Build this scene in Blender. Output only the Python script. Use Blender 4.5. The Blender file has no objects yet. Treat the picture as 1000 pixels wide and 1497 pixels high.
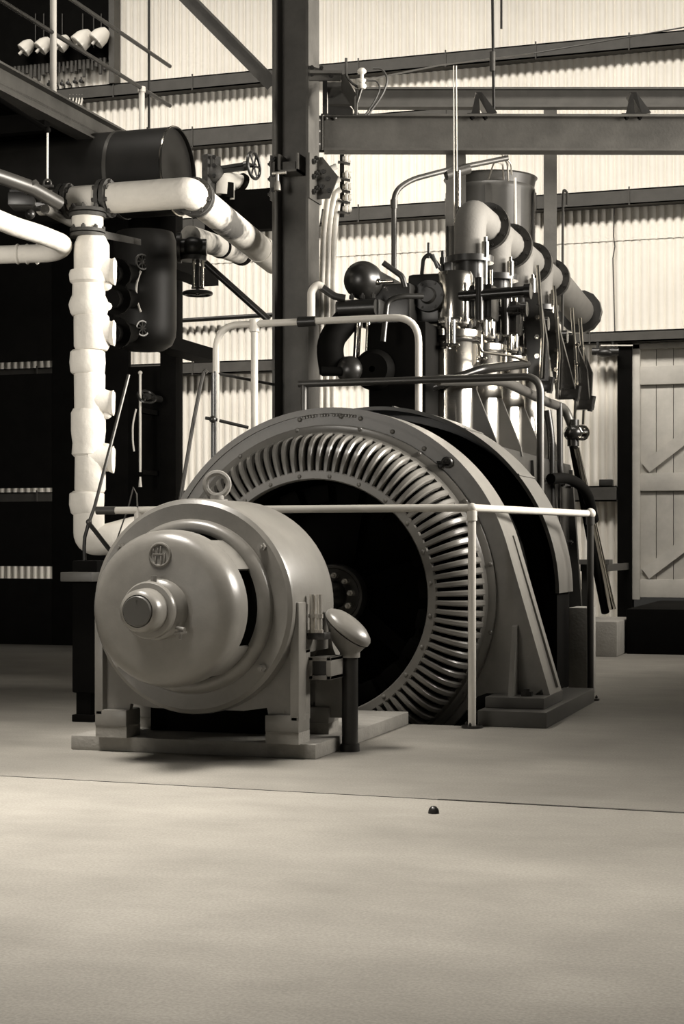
import bpy, bmesh, math, random
from mathutils import Vector as V, Matrix as M, Quaternion
random.seed(7)
SC = bpy.context.scene
COL = SC.collection
pi = math.pi
# ---------------------------------------------------------------- camera model
F = 2420.0; TH = 0.31179; HZ = 798.2; H = 0.85
SN, CS = math.sin(TH), math.cos(TH)
RIGHT = V((CS, SN, 0)); FWD = V((-SN, CS, 0)); UP = V((0, 0, 1))
EX, EY = V((1, 0, 0)), V((0, 1, 0))
def U(px, py, Y):            # point of the vertical plane at distance Y
    l = (px-500)/F; t = Y/(CS+l*SN)
    return V((t*(-SN+l*CS), Y, H+t*(HZ-py)/F))
def UD(px, py, D):           # point at viewing depth D
    l = (px-500)/F
    return V((D*(-SN+l*CS), D*(CS+l*SN), H+D*(HZ-py)/F))
def UX(px, py, X):           # point of the plane x = X
    l = (px-500)/F; t = X/(-SN+l*CS)
    return V((X, t*(CS+l*SN), H+t*(HZ-py)/F))

# ---------------------------------------------------------------- materials
def mat(name, v, rough=.5, metal=0.0, noise=.12, scale=9.0, bump=0.0, bscale=60.0, spec=.5, stains=None):
    m = bpy.data.materials.new(name); m.use_nodes = True
    nt = m.node_tree; N = nt.nodes; L = nt.links
    b = N['Principled BSDF']
    b.inputs['Roughness'].default_value = rough
    b.inputs['Metallic'].default_value = metal
    b.inputs['Specular IOR Level'].default_value = spec
    tc = N.new('ShaderNodeTexCoord')
    nz = N.new('ShaderNodeTexNoise'); nz.inputs['Scale'].default_value = scale
    nz.inputs['Detail'].default_value = 6; nz.inputs['Roughness'].default_value = .62
    L.new(tc.outputs['Object'], nz.inputs['Vector'])
    cr = N.new('ShaderNodeValToRGB')
    def c(k): return (v*k, v*k*.955, v*k*.865, 1)
    cr.color_ramp.elements[0].position = .3; cr.color_ramp.elements[0].color = c(1-noise)
    cr.color_ramp.elements[1].position = .7; cr.color_ramp.elements[1].color = c(1+noise)
    L.new(nz.outputs['Fac'], cr.inputs['Fac'])
    out = cr.outputs['Color']
    if stains:
        n2 = N.new('ShaderNodeTexNoise'); n2.inputs['Scale'].default_value = stains[0]
        n2.inputs['Detail'].default_value = 4
        L.new(tc.outputs['Object'], n2.inputs['Vector'])
        r2 = N.new('ShaderNodeValToRGB')
        r2.color_ramp.elements[0].position = stains[1]; r2.color_ramp.elements[0].color = (0, 0, 0, 1)
        r2.color_ramp.elements[1].position = stains[1]+.1; r2.color_ramp.elements[1].color = (1, 1, 1, 1)
        L.new(n2.outputs['Fac'], r2.inputs['Fac'])
        mx = N.new('ShaderNodeMix'); mx.data_type = 'RGBA'
        L.new(r2.outputs['Color'], mx.inputs[0]); L.new(out, mx.inputs[6])
        mx.inputs[7].default_value = c(stains[2]); out = mx.outputs[2]
    L.new(out, b.inputs['Base Color'])
    if bump:
        n3 = N.new('ShaderNodeTexNoise'); n3.inputs['Scale'].default_value = bscale
        n3.inputs['Detail'].default_value = 5
        L.new(tc.outputs['Object'], n3.inputs['Vector'])
        bp = N.new('ShaderNodeBump'); bp.inputs['Strength'].default_value = bump; bp.inputs['Distance'].default_value = .01
        L.new(n3.outputs['Fac'], bp.inputs['Height']); L.new(bp.outputs['Normal'], b.inputs['Normal'])
    return m
MT = dict(
    grey=mat('grey_machine_paint', .18, .3, noise=.12, bump=.04, bscale=120, spec=.55),
    guard=mat('guard_sheet_paint', .085, .4, noise=.14, spec=.4),
    greydk=mat('dark_grey_machine_paint', .06, .45, noise=.12, bump=.05, bscale=90),
    cast=mat('rough_cast_iron', .2, .6, noise=.15, bump=.25, bscale=70),
    iron=mat('galvanised_sheet', .80, .6, noise=.05, scale=2.5),
    girt=mat('painted_girt_steel', .065, .6, noise=.15, spec=.25),
    steel=mat('dark_painted_steel', .08, .5, noise=.22, scale=5, bump=.1, spec=.25),
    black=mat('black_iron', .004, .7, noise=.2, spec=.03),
    blackg=mat('black_gloss_enamel', .010, .25, noise=.2, spec=.3),
    drum=mat('dull_black_drum_paint', .014, .5, noise=.3, scale=4, spec=.2),
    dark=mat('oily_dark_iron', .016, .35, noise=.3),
    polish=mat('polished_steel', .62, .16, metal=1.0, noise=.06),
    jacket=mat('bright_cylinder_jacket', .66, .16, metal=1.0, noise=.08, scale=4),
    lag=mat('white_lagging', .70, .85, noise=.05, bump=.5, bscale=22),
    lagdirty=mat('stained_lagging', .62, .85, noise=.08, bump=.4, bscale=22, stains=(3.2, .56, .12)),
    flange=mat('rusty_flange_iron', .05, .7, noise=.35, scale=25, bump=.3),
    rail=mat('pale_painted_pipe', .62, .4, noise=.06),
    pipe=mat('dull_iron_pipe', .06, .4, noise=.15, metal=.3),
    white=mat('white_porcelain', .82, .18, noise=.03),
    wood=mat('weathered_door_wood', .42, .7, noise=.12, scale=6),
    conc=mat('plinth_concrete', .27, .85, noise=.12, scale=12, bump=.3),
    exh=mat('exhaust_pipe_paint', .15, .75, noise=.08, bump=.15),
    cable=mat('cloth_covered_cable', .62, .7, noise=.1, scale=30),
    wire=mat('thin_dark_wire', .05, .5),
    bright=mat('bright_rod_steel', .6, .25, metal=.7, noise=.05),
)

def floor_material(nm, v):
    m = mat(nm, v, .62, noise=.16, scale=1.3, bump=.15, bscale=55, spec=.4)
    nt = m.node_tree; N = nt.nodes; L = nt.links
    b = N['Principled BSDF']; src = b.inputs['Base Color'].links[0].from_socket
    tc = N.new('ShaderNodeTexCoord'); mp = N.new('ShaderNodeMapping')
    mp.inputs['Rotation'].default_value = (0, 0, -.3); mp.inputs['Scale'].default_value = (.6, 1.5, 1)
    L.new(tc.outputs['Object'], mp.inputs['Vector'])
    nz = N.new('ShaderNodeTexNoise'); nz.inputs['Scale'].default_value = 1.1; nz.inputs['Detail'].default_value = 8
    nz.inputs['Roughness'].default_value = .65
    L.new(mp.outputs['Vector'], nz.inputs['Vector'])
    cr = N.new('ShaderNodeValToRGB')
    cr.color_ramp.elements[0].position = .3; cr.color_ramp.elements[0].color = (.76, .75, .73, 1)
    cr.color_ramp.elements[1].position = .72; cr.color_ramp.elements[1].color = (1.1, 1.09, 1.07, 1)
    L.new(nz.outputs['Fac'], cr.inputs['Fac'])
    mx = N.new('ShaderNodeMix'); mx.data_type = 'RGBA'; mx.blend_type = 'MULTIPLY'; mx.inputs[0].default_value = 1
    L.new(src, mx.inputs[6]); L.new(cr.outputs['Color'], mx.inputs[7])
    n4 = N.new('ShaderNodeTexNoise'); n4.inputs['Scale'].default_value = 130
    L.new(tc.outputs['Object'], n4.inputs['Vector'])
    c4 = N.new('ShaderNodeValToRGB')
    c4.color_ramp.elements[0].position = .35; c4.color_ramp.elements[0].color = (.86, .86, .86, 1)
    c4.color_ramp.elements[1].position = .65; c4.color_ramp.elements[1].color = (1.08, 1.08, 1.08, 1)
    L.new(n4.outputs['Fac'], c4.inputs['Fac'])
    m2 = N.new('ShaderNodeMix'); m2.data_type = 'RGBA'; m2.blend_type = 'MULTIPLY'; m2.inputs[0].default_value = 1
    L.new(mx.outputs[2], m2.inputs[6]); L.new(c4.outputs['Color'], m2.inputs[7])
    L.new(m2.outputs[2], b.inputs['Base Color'])
    return m
MT['floor'] = floor_material('worn_concrete_floor', .32)
MT['floor_rear_shaded'] = floor_material('rear_pour_shade_toned', .255)  # rear pour; part of the shade there is put into its darker colour

# ---------------------------------------------------------------- mesh builder
def basis(ax):
    ax = ax.normalized()
    a = UP if abs(ax.z) < .9 else EX
    u = a.cross(ax).normalized(); v = ax.cross(u).normalized()
    return u, v, ax
def fillet(pts, r, n=6):
    pts = [V(p) for p in pts]
    if r <= 0 or len(pts) < 3: return pts
    out = [pts[0]]
    for i in range(1, len(pts)-1):
        a, b, c = pts[i-1], pts[i], pts[i+1]
        d1, d2 = (a-b), (c-b)
        k = min(r, d1.length*.49, d2.length*.49)
        p, q = b+d1.normalized()*k, b+d2.normalized()*k
        for j in range(n+1):
            t = j/n
            out.append(p*(1-t)**2+b*2*t*(1-t)+q*t*t)
    out.append(pts[-1]); return out
class MB:
    def __init__(s, each=False): s.bm = bmesh.new(); s.done = []; s.each = each
    def cut(s):                # what follows is a piece of its own
        if len(s.bm.verts): s.done.append(s.bm); s.bm = bmesh.new()
        return s
    def box(s, c, size, R=None, bev=0.0):
        c = V(c); sx, sy, sz = [k/2 for k in size]
        A = R or (EX, EY, UP)
        vs = [s.bm.verts.new(c+A[0]*(sx*i)+A[1]*(sy*j)+A[2]*(sz*k)) for i in (-1, 1) for j in (-1, 1) for k in (-1, 1)]
        fs = []
        for f in ((0, 1, 3, 2), (4, 6, 7, 5), (0, 4, 5, 1), (2, 3, 7, 6), (0, 2, 6, 4), (1, 5, 7, 3)):
            fs.append(s.bm.faces.new([vs[i] for i in f]))
        if bev:
            es = {e for f in fs for e in f.edges}
            bmesh.ops.recalc_face_normals(s.bm, faces=fs)
            bmesh.ops.bevel(s.bm, geom=list(es), offset=bev, segments=2, affect='EDGES', profile=.6)
        return s
    def bx(s, x0, x1, y0, y1, z0, z1, bev=0.0):
        return s.box(((x0+x1)/2, (y0+y1)/2, (z0+z1)/2), (abs(x1-x0), abs(y1-y0), abs(z1-z0)), None, bev)
    def bar(s, p, q, w, h, up=UP, bev=0.0):      # box from p to q; w sideways, h along up
        p, q = V(p), V(q); d = (q-p); a = d.normalized()
        side = a.cross(up)
        if side.length < 1e-5: side = a.cross(EY)
        side.normalize(); u = side.cross(a).normalized()
        return s.box((p+q)/2, (d.length, w, h), (a, side, u), bev)
    def cyl(s, p, q, r, r2=None, n=14, cap=True):
        p, q = V(p), V(q); r2 = r if r2 is None else r2
        u, v, a = basis(q-p)
        A = [s.bm.verts.new(p+(u*math.cos(2*pi*i/n)+v*math.sin(2*pi*i/n))*r) for i in range(n)]
        B = [s.bm.verts.new(q+(u*math.cos(2*pi*i/n)+v*math.sin(2*pi*i/n))*r2) for i in range(n)]
        for i in range(n):
            j = (i+1) % n; s.bm.faces.new((A[i], A[j], B[j], B[i]))
        if cap: s.bm.faces.new(A[::-1]); s.bm.faces.new(B)
        return s
    def tube(s, pts, r, n=10, fil=0.0, cap=True, fn=6):
        pts = fillet(pts, fil, fn); m = len(pts)
        rs = r if isinstance(r, (list, tuple)) else [r]*m
        T = []
        for i in range(m):
            a = pts[max(0, i-1)]; b = pts[min(m-1, i+1)]
            T.append((b-a).normalized())
        u, v, _ = basis(T[0]); rings = []
        for i in range(m):
            if i:
                q = T[i-1].rotation_difference(T[i]); u = q @ u
            u = (u-T[i]*u.dot(T[i])).normalized(); v = T[i].cross(u)
            rings.append([s.bm.verts.new(pts[i]+(u*math.cos(2*pi*k/n)+v*math.sin(2*pi*k/n))*rs[i]) for k in range(n)])
        for i in range(m-1):
            for k in range(n):
                j = (k+1) % n
                s.bm.faces.new((rings[i][k], rings[i][j], rings[i+1][j], rings[i+1][k]))
        if cap: s.bm.faces.new(rings[0][::-1]); s.bm.faces.new(rings[-1])
        return s
    def lathe(s, o, ax, prof, n=32, a0=0.0, a1=None, wob=0.0, closed=False):
        # prof: (radius, distance along the axis)
        o = V(o); u, v, a = basis(V(ax)); full = a1 is None
        span = 2*pi if full else a1-a0
        cols = n if full else n+1
        rings = []
        for r, h in prof:
            if r < 1e-6 and full: rings.append([s.bm.verts.new(o+a*h)]); continue
            row = []
            for i in range(cols):
                t = a0+span*i/n
                rr = r*(1+(wob*random.uniform(-1, 1) if wob else 0))
                row.append(s.bm.verts.new(o+a*h+(u*math.cos(t)+v*math.sin(t))*rr))
            rings.append(row)
        m = len(rings)
        for i in range(m if closed else m-1):
            A, B = rings[i], rings[(i+1) % m]
            for k in range(n):
                j = (k+1) % cols
                if len(A) == 1 and len(B) == 1: continue
                if len(A) == 1: s.bm.faces.new((A[0], B[j], B[k]))
                elif len(B) == 1: s.bm.faces.new((A[k], A[j], B[0]))
                else: s.bm.faces.new((A[k], A[j], B[j], B[k]))
        if not full and closed:
            s.bm.faces.new([r[0] for r in rings]); s.bm.faces.new([r[-1] for r in rings][::-1])
        return s
    def prism(s, pts, vec):
        pts = [V(p) for p in pts]; vec = V(vec)
        A = [s.bm.verts.new(p) for p in pts]; B = [s.bm.verts.new(p+vec) for p in pts]
        n = len(A)
        s.bm.faces.new(A[::-1]); s.bm.faces.new(B)
        for i in range(n):
            j = (i+1) % n; s.bm.faces.new((A[i], A[j], B[j], B[i]))
        return s
    def band(s, pts, off, vec, closed=False):    # strip between the line pts and pts+off, extruded by vec
        n = len(pts); R = []
        for p, o in zip(pts, off):
            p, o = V(p), V(o)
            R.append([s.bm.verts.new(k) for k in (p, p+o, p+o+vec, p+vec)])
        for i in range(n if closed else n-1):
            A, B = R[i], R[(i+1) % n]
            for k in range(4):
                j = (k+1) % 4; s.bm.faces.new((A[k], B[k], B[j], A[j]))
        if not closed: s.bm.faces.new(R[0][::-1]); s.bm.faces.new(R[-1])
        return s
    def sph(s, c, r, sc=(1, 1, 1), n=16):
        if s.each: s.cut()
        mt = M.Translation(V(c)) @ M.Diagonal((r*sc[0], r*sc[1], r*sc[2], 1))
        bmesh.ops.create_uvsphere(s.bm, u_segments=n, v_segments=max(6, n//2), radius=1, matrix=mt); return s
    def torus(s, c, ax, R, r, n=28, k=8, a0=0, a1=None):
        return s.lathe(c, ax, [(R+r*math.cos(2*pi*i/k), r*math.sin(2*pi*i/k)) for i in range(k)], n, a0, a1, closed=True)
    def bolt(s, p, ax, r=.012, h=.012):
        if s.each: s.cut()
        p, ax = V(p), V(ax).normalized()
        s.cyl(p-ax*.004, p+ax*h, r, n=6); s.cyl(p+ax*h, p+ax*(h*1.6), r*.5, n=6); return s
    def mesh(s, name):
        bm = s.bm
        bmesh.ops.recalc_face_normals(bm, faces=bm.faces[:])
        for f in bm.faces: f.smooth = True
        for e in bm.edges:
            if len(e.link_faces) == 2:
                e.smooth = e.calc_face_angle(0) < math.radians(38)
        me = bpy.data.meshes.new(name); bm.to_mesh(me); bm.free(); return me

# ---------------------------------------------------------------- things, parts, structure
THINGS = []
def settle(root):
    """put the origin of a thing at its base and let its parts keep their places"""
    objs = []
    def walk(o):
        if o.type == 'MESH': objs.append(o)
        for ch in o.children: walk(ch)
    walk(root)
    co = [v.co for o in objs for v in o.data.vertices]
    lo = V([min(c[i] for c in co) for i in range(3)]); hi = V([max(c[i] for c in co) for i in range(3)])
    b = V(((lo.x+hi.x)/2, (lo.y+hi.y)/2, lo.z))
    for o in objs: o.data.transform(M.Translation(-b))
    root.location = b
    root['done'] = 1; del root['done']
def mk(name, mb, m, parent=None, label=None):
    if mb.done:
        todo = mb.done+[mb.bm]; mb.done = []
        for b_ in todo:
            mb.bm = b_; o = mk(name, mb, m, parent, label)
        return o
    o = bpy.data.objects.new(name, mb.mesh(name)); COL.objects.link(o)
    o.data.materials.append(MT[m])
    if parent: o.parent = parent
    if label: o['label'] = label
    return o
def thing(name, label, cat, group=None):
    o = bpy.data.objects.new(name, None); o.empty_display_size = .1; COL.objects.link(o)
    o['label'] = label; o['category'] = cat
    if group: o['group'] = group
    THINGS.append(o); return o
def single(name, mb, m, label, cat, group=None):
    o = mk(name, mb, m); o['label'] = label; o['category'] = cat
    if group: o['group'] = group
    THINGS.append(o); return o
def struct(name, mb, m):
    o = mk(name, mb, m); o['kind'] = 'structure'; return o
def clone(src, delta, label):
    """copy a settled thing with its parts and sub-parts"""
    def cp(o, par):
        c = o.copy(); COL.objects.link(c)
        if par: c.parent = par
        for ch in o.children: cp(ch, c)
        return c
    c = cp(src, None); c.location = src.location+V(delta); c['label'] = label
    return c

# ================================================================ SETTING
WY = 15.3
# floor with a pit for the generator and flywheel
PX0, PX1, PY0, PY1 = -3.46, -1.79, 7.62, 9.32
mb = MB()
sa, sb = UD(640, 1169, F*H/(1169-HZ)), UD(1010, 1189, F*H/(1189-HZ))     # joint between the two pours
sl = (sb.y-sa.y)/(sb.x-sa.x); jy = lambda x: sa.y+sl*(x-sa.x)
mb.prism([(-12, -2, 0), (5, -2, 0), (5, jy(5), 0), (-12, jy(-12), 0)], (0, 0, -.25))
struct('floor', mb, 'floor')
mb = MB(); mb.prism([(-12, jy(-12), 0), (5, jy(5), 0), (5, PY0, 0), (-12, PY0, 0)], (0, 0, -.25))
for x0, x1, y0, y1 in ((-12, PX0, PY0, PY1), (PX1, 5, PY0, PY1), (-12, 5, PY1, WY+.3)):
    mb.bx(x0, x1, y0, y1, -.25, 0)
struct('floor_machine_bay', mb, 'floor_rear_shaded')
mb = MB()
mb.bx(PX0-.1, PX0, PY0-.1, PY1+.1, -1.0, -.25).bx(PX1, PX1+.1, PY0-.1, PY1+.1, -1.0, -.25)
mb.bx(PX0, PX1, PY0-.1, PY0, -1.0, -.25).bx(PX0, PX1, PY1, PY1+.1, -1.0, -.25).bx(PX0-.1, PX1+.1, PY0-.1, PY1+.1, -1.1, -1.0)
struct('trim_pit', mb, 'dark')
# seam in the concrete
a, b = UD(640, 1169, F*H/(1169-HZ)), UD(1010, 1189, F*H/(1189-HZ))
mb = MB(); mb.bar((a.x, a.y, .0005), (b.x, b.y, .0005), .014, .003)
a2 = V((-4.6, jy(-4.6), 0)); mb.bar((a2.x, a2.y, .0003), (a.x, a.y, .0003), .005, .002)
struct('trim_floor_seam', mb, 'dark')
# corrugated iron wall in two overlapping rows of sheets
def corr(x0, x1, z0, z1, y):
    mb = MB(); n = int((x1-x0)/.0762*12); rows = [[], []]
    for i in range(n+1):
        x = x0+(x1-x0)*i/n
        yy = y+.012-.034*abs(math.sin(pi*x/.0762))**.6
        for r, z in zip(rows, (z0, z1)): r.append(mb.bm.verts.new((x, yy, z)))
    for i in range(n):
        mb.bm.faces.new((rows[0][i], rows[0][i+1], rows[1][i+1], rows[1][i]))
    return mb
DX0, DX1, DZ0, DZ1 = -2.25, -1.0, .36, 2.70     # doorway
mb = corr(-12, DX0, 0, 3.72, WY)
struct('wall_back', mb, 'iron')
struct('wall_back_upper', corr(-12, 4, 3.66, 8.2, WY-.008), 'iron')
struct('wall_back_over_door', corr(DX0, 4, DZ1, 3.72, WY), 'iron')
struct('wall_back_right', corr(DX1, 4, 0, DZ1, WY), 'iron')
struct('wall_added_shade', MB().bx(.60, .72, 5.6, WY-.1, 0, 1.9), 'girt')  # added unseen low wall, keeps window light off the floor beside the machines
# girts
def girt(i, x0, x1, z0, z1, dep=.14, m='girt'):
    mb = MB(); y1 = WY-.02; y0 = y1-dep
    mb.bx(x0, x1, y0, y0+.012, z0, z1).bx(x0, x1, y0, y1, z1-.012, z1).bx(x0, x1, y0, y1, z0, z0+.012)
    x = x0+.4
    while x < x1:
        mb.bx(x, x+.012, y0-.012, y0, z0-.01, z1+.02); x += .86
    struct('trim_%d' % i, mb, m)
girt(1, -12, 4, 5.37, 5.50)
girt(2, -12, -3.6, 4.80, 4.98)
girt(3, -12, 4, 3.96, 4.10)
girt(4, -12, -2.9, 2.55, 2.67)
girt(5, -2.9, 4, 2.71, 2.81)
girt(6, -12, DX0, 1.26, 1.40)
# door
mb = MB(); mb.bx(DX0, -2.12, WY-.10, WY+.06, 0, DZ1+.02)
struct('trim_7', mb, 'black')
d1 = mk('door_1', (lambda b: [b.bx(-2.06+.155*i, -2.06+.155*i+.15, WY-.02, WY+.02, DZ0+.02, DZ1-.03, .004) for i in range(7)] and b)(MB()), 'wood'); d1['kind'] = 'structure'
mb = MB(); mb.bx(-2.12, -2.05, WY-.06, WY+.03, DZ0, DZ1, .005).bx(-2.12, -.95, WY-.06, WY+.03, DZ1-.05, DZ1, .004)
mk('door_frame', mb, 'wood', d1)
for y0, y1 in ((563, 536), (718, 692), (873, 847)):
    za, zb = U(950, y0, WY).z, U(950, y1, WY).z
    mb = MB(); mb.bx(-2.05, -.98, WY-.05, WY-.018, za, zb, .004); mk('batten', mb, 'wood', d1)
za, zb, zc, zd = U(950, 847, WY).z, U(950, 718, WY).z, U(950, 692, WY).z, U(950, 563, WY).z
for z0, z1 in ((za, zb), (zc, zd)):
    mb = MB(); mb.bar((-2.0, WY-.035, z0+.05), (-1.05, WY-.035, z1-.03), .03, .11, up=V((.6, 0, -.8))); mk('brace', mb, 'wood', d1)

# ================================================================ EXCITER (small machine in front)
MX, MZ = -2.626, .606
ax = lambda y: V((MX, y, MZ))
ex = thing('exciter_dynamo', 'pale grey drum-shaped exciter dynamo on low concrete pad in front of the large generator', 'dynamo')
# yoke drum
mb = MB()
mb.lathe((MX, 0, MZ), EY, [(.35, 6.165), (.415, 6.16), (.432, 6.172), (.437, 6.19), (.437, 6.66), (.432, 6.69), (.415, 6.70), (.30, 6.70)], 72)
yoke = mk('yoke', mb, 'grey', ex)
mb = MB(True)
for t in (38, -38, 142, 218):
    p = V((MX+.392*math.cos(math.radians(t)), 6.163, MZ+.392*math.sin(math.radians(t))))
    mb.bolt(p, (0, -1, 0), .017, .022)
mk('bolt', mb, 'grey', yoke)
# flange ring, bell cover with four windows
mb = MB()
mb.lathe((MX, 0, MZ), EY, [(.30, 6.125), (.316, 6.12), (.333, 6.124), (.347, 6.134), (.353, 6.152), (.353, 6.175), (.30, 6.175)], 72)
mb.lathe((MX, 0, MZ), EY, [(.05, 5.858), (.235, 5.860), (.262, 5.866), (.284, 5.878), (.298, 5.896), (.306, 5.922), (.308, 5.95), (.308, 6.002), (.295, 6.002), (.295, 5.94), (.10, 5.90)], 72)
for k in range(4):
    a0 = math.radians(30+90*k); a1 = math.radians(60+90*k)
    # basis of EY: u = UP x EY = -X, v = EY x u = +Z ... angles measured from -X towards Z
    mb.lathe((MX, 0, MZ), EY, [(.308, 6.0), (.308, 6.13), (.295, 6.13), (.295, 6.0)], 10, a0, a1, closed=True)
bell = mk('bell_cover', mb, 'grey', ex)
# maker's mark: raised ring with strokes
er = .047; ec = V((MX, 5.862, .816))
mb = MB(); mb.torus(ec+V((0, -.002, 0)), EY, er-.004, .006, 36, 8)
for (x, y0, y1) in ((-.165, .33, .58), (.10, .22, .72), (-.55, .30, .50), (-.37, -.62, -.12), (.12, -.90, -.10), (.42, -.62, .12)):
    mb.bar(ec+V((x*er, -.004, y0*er)), ec+V((x*er, -.004, y1*er)), .0065, .007, up=EY, bev=.002)
mb.bar(ec+V((-.62*er, -.004, .04*er)), ec+V((.30*er, -.004, .04*er)), .006, .006, up=EY, bev=.002)
mk('maker_emblem', mb, 'grey', bell)
# commutator inside
mb = MB(); mb.lathe((MX, 0, MZ), EY, [(.02, 5.96), (.22, 5.96), (.225, 6.10), (.296, 6.13), (.296, 6.22), (.1, 6.3)], 40)
mk('commutator', mb, 'black', ex)
# bearing
mb = MB()
mb.lathe((MX, 0, MZ), EY, [(.118, 5.865), (.118, 5.835), (.112, 5.825), (.09, 5.815), (.088, 5.782), (.106, 5.775), (.110, 5.765), (.110, 5.752), (.104, 5.744), (.085, 5.742), (.083, 5.70), (.080, 5.672), (.072, 5.660), (.062, 5.655), (.060, 5.66), (.0, 5.66)], 48)
brg = mk('bearing_housing', mb, 'grey', ex)
mb = MB(); mb.lathe((MX, 0, MZ), EY, [(.058, 5.662), (.058, 5.650), (.054, 5.645), (0, 5.645)], 36)
mb.bolt((MX+.0, 5.646, MZ+.042), (0, -1, 0), .004, .003)
mk('bearing_cap', mb, 'greydk', brg)
mb = MB(); q = V((MX+.095, 5.80, MZ-.07)); mb.cyl(q, q+V((.035, -.005, -.005)), .010).cyl(q+V((.02, -.005, 0)), q+V((.02, -.01, -.04)), .006).bar(q+V((.0, -.02, -.02)), q+V((.05, -.02, -.012)), .008, .008)
mk('drain_cock', mb, 'grey', brg)
mb = MB(); mb.cyl((MX-.0, 5.80, MZ+.105), (MX, 5.80, MZ+.13), .012); mk('oil_cup', mb, 'grey', brg)
# frame with feet
mb = MB()
XL, XR = MX-.44, MX+.44
def oval(yc, t):   # front/back plates of the frame
    pts = [(XL, yc, MZ-.02), (XL, yc, .15), (XL+.13, yc, .15), (XL+.14, yc, .20), (MX-.2, yc, .185), (MX+.2, yc, .185), (XR-.14, yc, .20), (XR-.13, yc, .15), (XR, yc, .15), (XR, yc, MZ-.02)]
    mb.prism(pts, (0, t, 0))
oval(6.235, .03); oval(6.62, .035)
for sx in (-1, 1):
    x = MX+sx*.44
    mb.bx(x-sx*.03, x+sx*.008, 6.20, 6.29, .15, MZ+.02, .006)      # front rib
    mb.prism([(x-.02*sx, 6.60, MZ), (x+.02*sx, 6.60, .42), (x+.07*sx, 6.60, .30), (x+.075*sx, 6.60, .13), (x-.06*sx, 6.60, .13), (x-.06*sx, 6.60, MZ)], (0, .07, 0))
    mb.bx(x-.03*sx, x-.0*sx, 6.25, 6.64, .42, MZ+.01)
    mb.bx(x-.03*sx, x+.0*sx, 6.25, 6.36, .15, .43)
mk('frame', mb, 'grey', ex)
mb = MB(); mb.bx(MX-.33, MX+.33, 6.50, 6.56, .062, .30); mk('gap_shade_panel', mb, 'black', ex)  # added black panel, stands in for the deep shade under the frame
for k, (sx, y) in enumerate(((-1, 6.2), (1, 6.2), (-1, 6.58), (1, 6.58))):
    x = MX+sx*.375
    mb = MB(); mb.bx(x-.072, x+.072, y, y+.14, .105, .175, .008)
    ft = mk('foot', mb, 'grey', ex)
    mb = MB(); mb.bx(x-.07, x+.07, y+.005, y+.14, .06, .107); mk('shim_block', mb, 'conc', ft)
    mb = MB(True); mb.bolt((x, y+.05, .175), UP, .016, .016); mb.bolt((x+.045, y+.09, .175), UP, .013, .012); mk('bolt', mb, 'cast', ft)
# terminal box and bolts on the right side
mb = MB(); c0 = U(455, 993, 6.36); c1 = U(455, 960, 6.36)
mb.bx(XR-.0, XR+.095, 6.34, 6.50, c0.z, c0.z+.018, .003).bx(XR, XR+.095, 6.34, 6.50, c1.z-.016, c1.z, .003)
mb.bx(XR, XR+.016, 6.34, 6.5, c0.z, c1.z).bx(XR+.075, XR+.095, 6.34, 6.50, c0.z, c1.z, .003).bx(XR, XR+.09, 6.46, 6.5, c0.z, c1.z)
tb = mk('terminal_box', mb, 'grey', ex)
mb = MB(); mb.bx(XR+.016, XR+.078, 6.352, 6.46, c0.z+.012, c1.z-.014); mk('terminal_block', mb, 'dark', tb)
for i, dx in enumerate((.012, .042)):
    mb = MB(); p = V((XR+dx+.008, 6.33, .50)); mb.cyl(p, p+V((0, 0, .155)), .012).cyl(p+V((0, 0, .06)), p+V((0, 0, .075)), .016, n=6).cyl(p-V((0, 0, .0)), p+V((0, 0, .012)), .017, n=6)
    mk('clamp_stud', mb, 'bright', ex)
mb = MB(); mb.bx(XR, XR+.075, 6.32, 6.40, .472, .50, .003); mk('stud_bracket', mb, 'dark', ex)
# lifting eye
mb = MB(); e0 = V((MX, 6.44, 1.108))
mb.torus(e0, V((-.35, 1, 0)), .048, .013, 28, 8).cyl((MX, 6.44, 1.035), (MX, 6.44, 1.062), .03).cyl((MX, 6.44, 1.03), (MX, 6.44, 1.045), .045)
mk('lifting_eye', mb, 'cast', ex)
# concrete pad
mb = MB(); mb.bx(-3.2, -2.12, 6.235, 7.615, 0, .06, .006)
single('concrete_pad', mb, 'conc', 'low pale concrete pad under the exciter dynamo, its edge near the camera', 'plinth')
# cable box beside it
cb = thing('cable_box', 'pale hooded cable box on black pipe standing right of the exciter dynamo', 'cable box')
bx_, by_ = -2.075, 6.545
mb = MB(); mb.cyl((bx_, by_, 0), (bx_, by_, .43), .034, n=18).cyl((bx_, by_, 0), (bx_, by_, .03), .042, .040, n=18)
mk('pipe', mb, 'dark', cb)
dn = V((.62, -.12, .78)).normalized()           # normal of slanting lid
lc = V((bx_-.018, by_, .498)); u_, v_, _ = basis(dn)
axl = V((.78, 0, -.62)).normalized(); axs = dn.cross(axl).normalized()
mb = MB(); n = 24; R0 = []
cen = lambda k: V((bx_, by_, 0))
A = [lc+axl*(math.cos(2*pi*i/n)*.108)+axs*(math.sin(2*pi*i/n)*.075) for i in range(n)]
ringA = [mb.bm.verts.new(p) for p in A]
B = [V((bx_, by_, .408))+V((math.cos(2*pi*i/n)*.042, -math.sin(2*pi*i/n)*.042*(-1 if axs.y > 0 else 1), 0)) for i in range(n)]
ringM = [mb.bm.verts.new(a.lerp(b, .55)+V((-.012, 0, -.01))) for a, b in zip(A, B)]
ringB = [mb.bm.verts.new(p) for p in B]
ringC = [mb.bm.verts.new(p-V((0, 0, .02))) for p in B]
for X_, Y_ in ((ringA, ringM), (ringM, ringB), (ringB, ringC)):
    for i in range(n):
        j = (i+1) % n; mb.bm.faces.new((X_[i], X_[j], Y_[j], Y_[i]))
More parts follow.
